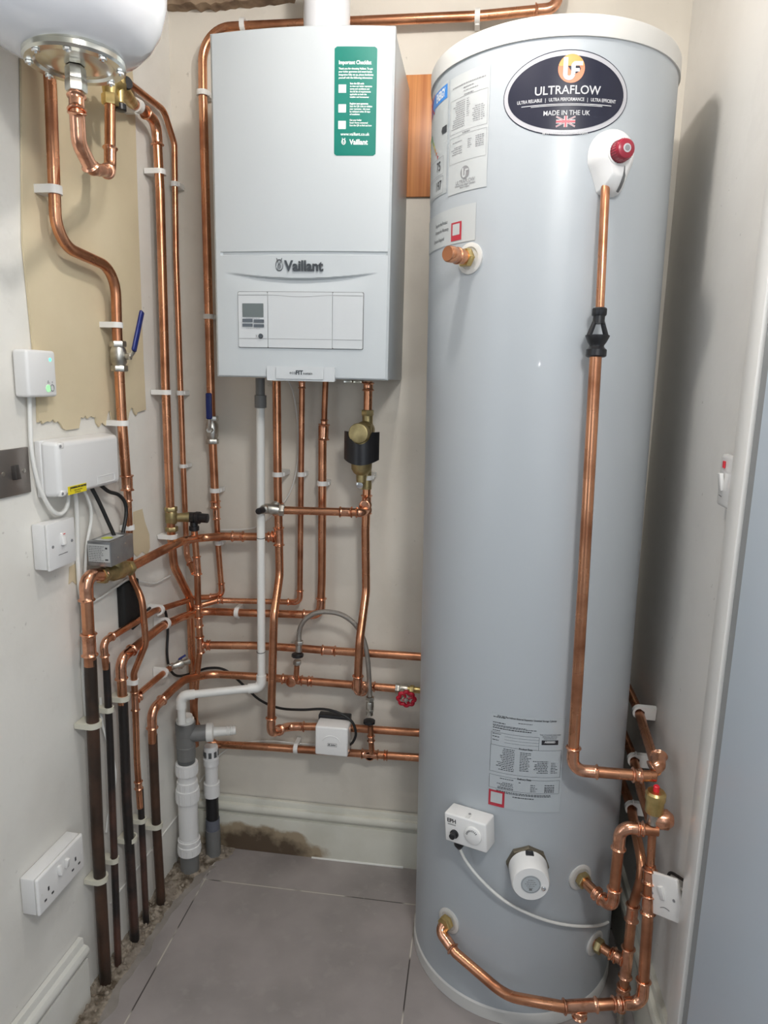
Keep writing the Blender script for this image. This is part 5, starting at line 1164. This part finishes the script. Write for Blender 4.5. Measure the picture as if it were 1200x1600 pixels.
def pq(x_, y_, o=.0008):
    rr = abs(y_)/.066; z_ = pc1.z+y_; return CY(th+x_/CR_, z_, .0005)+n_*(min(.042*(1-rr**2.6)**.55, .036)+o)
mb = MB(); mb.sweep([pq(.009, y_) for y_ in (-.022, -.030, -.038, -.046, -.054, -.060)], [.0007, .0011, .0022, .0026, .0026, .0022], 8); mb.build('cover_slit', 'seam', ptv)
# pipe down the front of the cylinder
pOff = .030
g1_, g2_ = C(945, 300, pOff), C(937, 482, .036)
dp = pipe('thin copper pipe dropping from the white pear-shaped cover on cylinder', [(C(946, 292, .016), 0), (C(945, 312, .022), 0), (C(937, 490, .032), 0)], .0078)
td = thing('air_break', 'black two-legged air-break fitting between the thin and thick pipes on the cylinder', 'pipe fitting', C(932, 555, .036))
ta, tb_ = C(937, 481, .033), C(931, 558, .036); ax = (ta-tb_).normalized(); ln = (ta-tb_).length; sd = V((math.cos(cth(ta)), math.sin(cth(ta)), 0))
mb = MB(); mb.lathe(tb_, ax, [(ln-.014, .0120), (ln-.012, .0132), (ln-.002, .0132), (ln, .0115)], 10); mb.lathe(tb_, ax, [(ln*.68, .0105), (ln*.86, .0105)], 24)
mb.lathe(tb_, ax, [(0, .0155), (.002, .0182), (.013, .0182), (.015, .0155), (.018, .0130), (ln*.24, .0130), (ln*.30, .0165), (ln*.42, .0215), (ln*.44, .0215), (ln*.45, .013)], 24)
for sg in (-1, 1): mb.sweep([tb_+ax*ln*.43+sd*sg*.0165, tb_+ax*ln*.72+sd*sg*.0075], [.0048, .0042], 10)
mb.build('fitting_body', 'black', td)
cn_ = C(894, 1203, .045); zH = cn_.z
e1 = F(1010, 1213, zH-.0); 
dp2 = pipe('thick copper pipe running down the cylinder front and turning right to the wall', [(C(931, 550, .036), 0), (C(912, 900, .040), 0), (cn_, 'e'), (F(1003, 1212, zH), 0), (F(1024, 1213, zH), 0)], .011, fits=[('c', 2, .93, .02)])
# thermostat
c_ = C(741, 1284, 0); th = cth(c_); n_ = cn(th); t_ = V((math.cos(th), math.sin(th), 0)); rl_ = R(5); tx_ = t_*math.cos(rl_)+AZ*math.sin(rl_); tz_ = -t_*math.sin(rl_)+AZ*math.cos(rl_)
eph = thing('cylinder_thermostat', 'white cylinder thermostat with round dial and black knob', 'thermostat', c_)
W_, H_, D_ = .098, .066, .044
MB().box(c_+n_*(D_/2+.001), (W_, H_, D_), (tx_, tz_, n_), .004, 3).build('housing', 'whiteg', eph)
efx = lambda a, c: c_+n_*(D_+.0016)+tx_*a+tz_*c
text([('EPH', -.031, .018, .0125, 'CENTER', .0004, 1.0), ('CONTROLS', -.031, .0095, .0036, 'CENTER', .0001, 1)], efx, 'lettering', 'txtk', eph)
kq = efx(-.025, -.010); MB().lathe(kq-n_*.001, n_, [(0, .0095), (.004, .0095), (.005, .007), (.014, .0065), (.015, .005)], 20).build('black_knob', 'black', eph)
dq = efx(.019, .000); dl = MB().lathe(dq-n_*.001, n_, [(0, .0195), (.004, .0190), (.0055, .0165), (.0056, .0)], 40, False).build('dial', 'whiteg', eph)
mb = MB()
for k_ in range(9): an = R(40+k_*16); u1 = tx_*math.cos(an)+tz_*math.sin(an); mb.sweep([dq+n_*.0052+u1*.0105, dq+n_*.0052+u1*.0145], .0006, 6)
mb.build('dial_marks', 'txtk', dl)
MB().box(c_+n_*(D_*.78)+tz_*(H_/2+.0003)+tx_*.004, (.010, .002, .016), (tx_, tz_, n_), .0008, 1).build('screw_slot', 'clip', eph)
MB().lathe(c_+n_*(D_*.62)+tz_*(H_/2+.001)+tx_*.004, tz_, [(0, .003), (.001, .003)], 12).build('screw', 'txtg', eph)
cg = c_-tz_*(H_/2+.004)-tx_*.022+n_*.032; MB().lathe(cg+tz_*.007, -tz_, [(0, .011), (.012, .011), (.018, .007), (.022, .004)], 20).build('cable_gland', 'black', eph)
cable('grey-white cable curving from thermostat across the cylinder base to the right', [cg-tz_*.010, C(728, 1345, .022), C(752, 1375, .020), C(785, 1405, .018), C(820, 1425, .016), C(860, 1440, .014), C(900, 1447, .012), C(935, 1446, .012), C(950, 1441, .010)], .0032, 'cond')
# immersion heater
c_ = C(824, 1350, 0); th = cth(c_); n_ = cn(th)
im = thing('immersion_heater', 'white round immersion heater cap on the lower cylinder', 'immersion heater', c_)
hexb = MB(); hexb.lathe(c_-n_*.004, n_, [(0, .045), (.010, .045), (.013, .043)], 8); hexb.build('hex_boss', 'bossd', im)
cp_ = MB().lathe(c_, n_, [(.010, .0375), (.012, .0410), (.035, .0400), (.057, .0390), (.061, .0365), (.0612, .0)], 56, False).build('cap', 'whiteg', im)
fq = c_+n_*.0616; MB().lathe(fq, n_, [(0, .0205), (.0004, .0205)], 40).build('round_label', 'labelg', cp_)
x1_, y1_ = V((math.cos(th), math.sin(th), 0)), AZ
ifx = lambda a, c: fq+n_*.0007+x1_*a+y1_*c
mb = MB(); rn = random.Random(8)
for i in range(5): bars(mb, ifx, -.012+.003*abs(i-2), .010-i*.0045, .012-.003*abs(i-2), .0013, rn)
quad(mb, ifx, -.003, -.014, .003, -.0095); mb.sweep([fq+n_*.0006+(x1_*math.cos(t*.2)+y1_*math.sin(t*.2))*.0185 for t in range(32)], .0004, 5, False); mb.build('fine_print', 'greyp', cp_, normals=False)
MB().lathe(fq+x1_*.026-y1_*.006, n_, [(-.002, .005), (.003, .0045), (.004, .0025)], 12).build('cap_screw', 'chrome', cp_)
MB().box(c_+n_*.020+AZ*.0400, (.017, .005, .014), (x1_, AZ, n_), .002, 2).build('cable_entry', 'black', cp_)
# lower pipework at the right
c_, n_ = tapping(cy, 906, 1370)
qA = F(957, 1421, c_.z-.003); vx = qA.x
vp = X(1020, 1297, 1.2); up1 = V((qA.x, qA.y, vp.z))
zA = up1.z
lp1 = pipe('copper pipe leaving the upper right tapping and hooking up over to the air vent tee', [(c_, 0), (qA, 'e'), (up1, 'e'), (V((1.185, vp.y, zA)), 0), (V((1.21, vp.y, zA)), 0)], .011, fits=[('c', 0, .62, .018), ('c', 2, .82, .014)])
mb = MB(); hexnut(mb, c_+n_*.012, (qA-c_), .0175, .014); mb.build('brass_nut', 'brassd', lp1)
# air vent
av = thing('air_vent', 'brass automatic air vent with red cap against the right wall', 'air vent', V((1.2, vp.y, zA)))
zv0, zv1 = X(1021, 1267, 1.2).z, X(1021, 1226, 1.2).z; vy = vp.y+.005; hv = zv1-zv0
MB().lathe((1.2, vy, zv0), AZ, [(0, .0165), (.002, .0175), (hv*.60, .0175), (hv*.61, .0195), (hv*.90, .0195), (hv, .016)], 40).build('vent_body', 'brass', av)
MB().lathe((1.2, vy, zv1), AZ, [(0, .006), (.010, .006), (.012, .004)], 16).build('red_cap', 'redb', av)
MB().lathe((1.2, vy, zA+.012), AZ, [(0, .012), (zv0-zA-.010, .012)], 20).build('tail', 'nickel', av)
mb = MB(); mb.lathe((1.215, vy+.002, zA+.018), AX, [(-.004, .018), (.010, .021), (.018, .021), (.026, .015)], 28); 
zb1 = X(1003, 1545, 1.2).z
lp2 = pipe('vertical copper pipe below the air vent, nearest the loose white switch', [(X(1016, 1352, 1.2), 0), (X(1015, 1367, 1.2), 0), (X(1011, 1450, 1.2), 0), (X(1003, 1568, 1.2), 'e'), (F(968, 1568, X(1003, 1568, 1.2).z), 0), (F(880, 1573, X(1003, 1568, 1.2).z), 0), (F(790, 1556, .135), .09), (F(712, 1489, .165), 0), (F(686, 1453, .185), 'e'), (C(702, 1436, 0), 0)], .011,
    fits=[('c', 1, .02, .030), ('c', 1, .55, .040), ('t', 4, .70, -AZ, .020, .070), ('c', 4, .06, .016)])
MB().sweep([V((1.2, vy, zA+.012)), X(1016, 1354, 1.2)], .0082, 18).build('thin_upper_tube', 'copper', lp2)
mb2 = MB(); mb2.lathe((1.212, vy+.004, zA+.020), AX, [(-.012, .015), (.0, .020), (.016, .020), (.026, .012)], 28); mb2.build('vent_elbow', 'fit', lp2)
c_, n_ = tapping(cy, 702, 1438)
mb = MB(); hexnut(mb, c_+n_*.013, n_, .0175, .016); mb.build('brass_nut', 'brass', lp2)
# tapping lower right and pipes from the wall
c_, n_ = tapping(cy, 929, 1473)
qB = X(983, 1508, 1.178); qB.z = c_.z-.002
tB = F(979, 1506, c_.z-.002)
r3 = pipe('lowest copper pipe from behind the cylinder, turning down behind the air vent pipe', [(V((1.212, -.16, .452)), 0), (X(985, 1258, 1.212), 0), (X(1006, 1362, 1.212), .05), (V((tB.x+.002, tB.y+.004, .31)), .05), (tB, 0), (V((tB.x-.002, tB.y, .045)), 0)], .011,
    fits=[('t', 3, .97, (c_-tB), .026, .075), ('c', 4, .55, .02), ('c', 3, .12, .040)])
br = pipe('short copper branch from the lower right cylinder tapping to the hidden tee', [(c_, 0), (tB, 0)], .011, fits=[('c', 0, .60, .016)])
mb = MB(); hexnut(mb, c_+n_*.012, tB-c_, .0175, .014); mb.build('brass_nut', 'brassd', br)
dcz = X(971, 1588, 1.17)
dk = thing('drain_tap', 'small brass drain tap below the bottom right elbow', 'valve', V((tB.x, tB.y, .02)))
MB().lathe((tB.x-.002, tB.y, .012), AZ, [(0, .007), (.006, .008), (.012, .0065), (.018, .008), (.024, .0065), (.034, .008)], 16).build('tap_body', 'nickel', dk)
r1 = pipe('uppermost copper pipe along the right wall, running back behind the cylinder', [(V((1.218, -.06, X(998, 1112, 1.218).z+.004)), 0), (X(998, 1112, 1.218), 0), (X(1022, 1188, 1.212), 0), (X(1025, 1205, 1.205), 0)], .0105)
mb = MB(); q_ = X(1026, 1200, 1.207); fitting(mb, [q_+V((-.01, .0, -.004)), q_+V((.004, .004, .004)), q_+V((.010, .030, .012))], .0125); mb.build('tee', 'fit', r1)
r4 = pipe('second copper pipe down along the right wall, running back behind the cylinder', [(V((1.215, -.10, X(990, 1185, 1.215).z)), 0), (X(990, 1185, 1.215), 0), (X(1003, 1240, 1.213), 0), (V((1.210, vy+.02, X(1003, 1240, 1.213).z-.006)), 0)], .0105)
clip('white clip on the uppermost right wall pipe', X(999, 1112, 1.218), (X(1022, 1188, 1.212)-X(998, 1112, 1.218)), -AX, .0105, .036, wid=.012, k=1.5)
clip('white clip on the second right wall pipe', X(991, 1187, 1.215), AY, -AX, .0105, .038, wid=.012, k=1.5)
clip('white clip on the lowest right wall pipe', X(987, 1262, 1.212), AY, -AX, .011, .040, wid=.012, k=1.4)
# loose switch beside pipes, low right
cS = X(1038, 1400, 1.222); nS = V((-.80, -.60, .03)).normalized(); tS = V((-nS.y, nS.x, 0)).normalized()*-1; tS = AZ.cross(nS).normalized(); uS = nS.cross(tS); _a = R(20); tS, uS = tS*math.cos(_a)+uS*math.sin(_a), -tS*math.sin(_a)+uS*math.cos(_a)
fs = thing('fused_spur', 'white switch plate hanging loose low on the right wall', 'switch', cS)
MB().box(cS, (.080, .084, .009), (tS, uS, nS), .0035, 3).build('plate', 'whiteg', fs)
MB().box(cS+nS*.006+uS*.008, (.010, .026, .007), (tS, (uS+nS*.15).normalized(), (nS-uS*.15).normalized()), .001, 2).build('rocker', 'whiteg', fs)
for sg in (-1, 1): MB().lathe(cS+nS*.0045+tS*sg*.026, nS, [(0, .0032), (.0006, .003)], 14).build('screw', 'txtg', fs)
MB().sweep([cS+nS*.0047+tS*a-uS*(.022-.002*math.cos(a*200)) for a in (-.011, -.005, 0, .005, .011)], .0006, 6).build('moulded_line', 'seam', fs)
MB().box(cS-nS*.014-AX*-.004, (.050, .056, .022), (tS, uS, nS), .002, 2).build('switch_back', 'clip', fs)
mb = MB(); mb.sweep(catmull([cS-nS*.015+uS*.02, cS-nS*.02+uS*.038+V((.005, 0, 0)), V((XR-.002, cS.y-.01, cS.z+.045))]), .003, 8); mb.build('wire', 'rubber', fs)
mb = MB(); mb.sweep(catmull([cS-nS*.015+uS*.01, cS-nS*.028+uS*.010, V((XR-.002, cS.y-.018, cS.z+.03))]), .003, 8); mb.build('wire', 'clip', fs)
# switch half hidden by the door casing
cW = X(1136, 751, XR-.012); 
hs_ = thing('heater_switch', 'white switch with red indicator partly hidden by the door casing', 'switch', cW)
zt1, zb1_ = X(1131, 709, XR-.016).z, X(1131, 794, XR-.016).z; yF = X(1122, 750, XR-.018).y
yM = yF-.043; zM = (zt1+zb1_)/2
MB().box((XR-.009, yM, zM), (.017, .086, zt1-zb1_), None, .006, 4).build('plate', 'whiteg', hs_)
MB().box((XR-.019, yM+.020, zM+.028), (.002, .010, .012), None, .0005, 1).build('indicator', 'redb', hs_)
MB().box((XR-.020, yM+.022, zM-.002), (.006, .013, .030), (V((1, 0, .15)).normalized(), AY, V((-.15, 0, 1)).normalized()), .001, 2).build('rocker', 'whiteg', hs_)
MB().sweep([V((XR-.0182, yM+.030, zM-.026)), V((XR-.0182, yM+.018, zM-.027))], .0006, 6).build('moulded_line', 'seam', hs_)
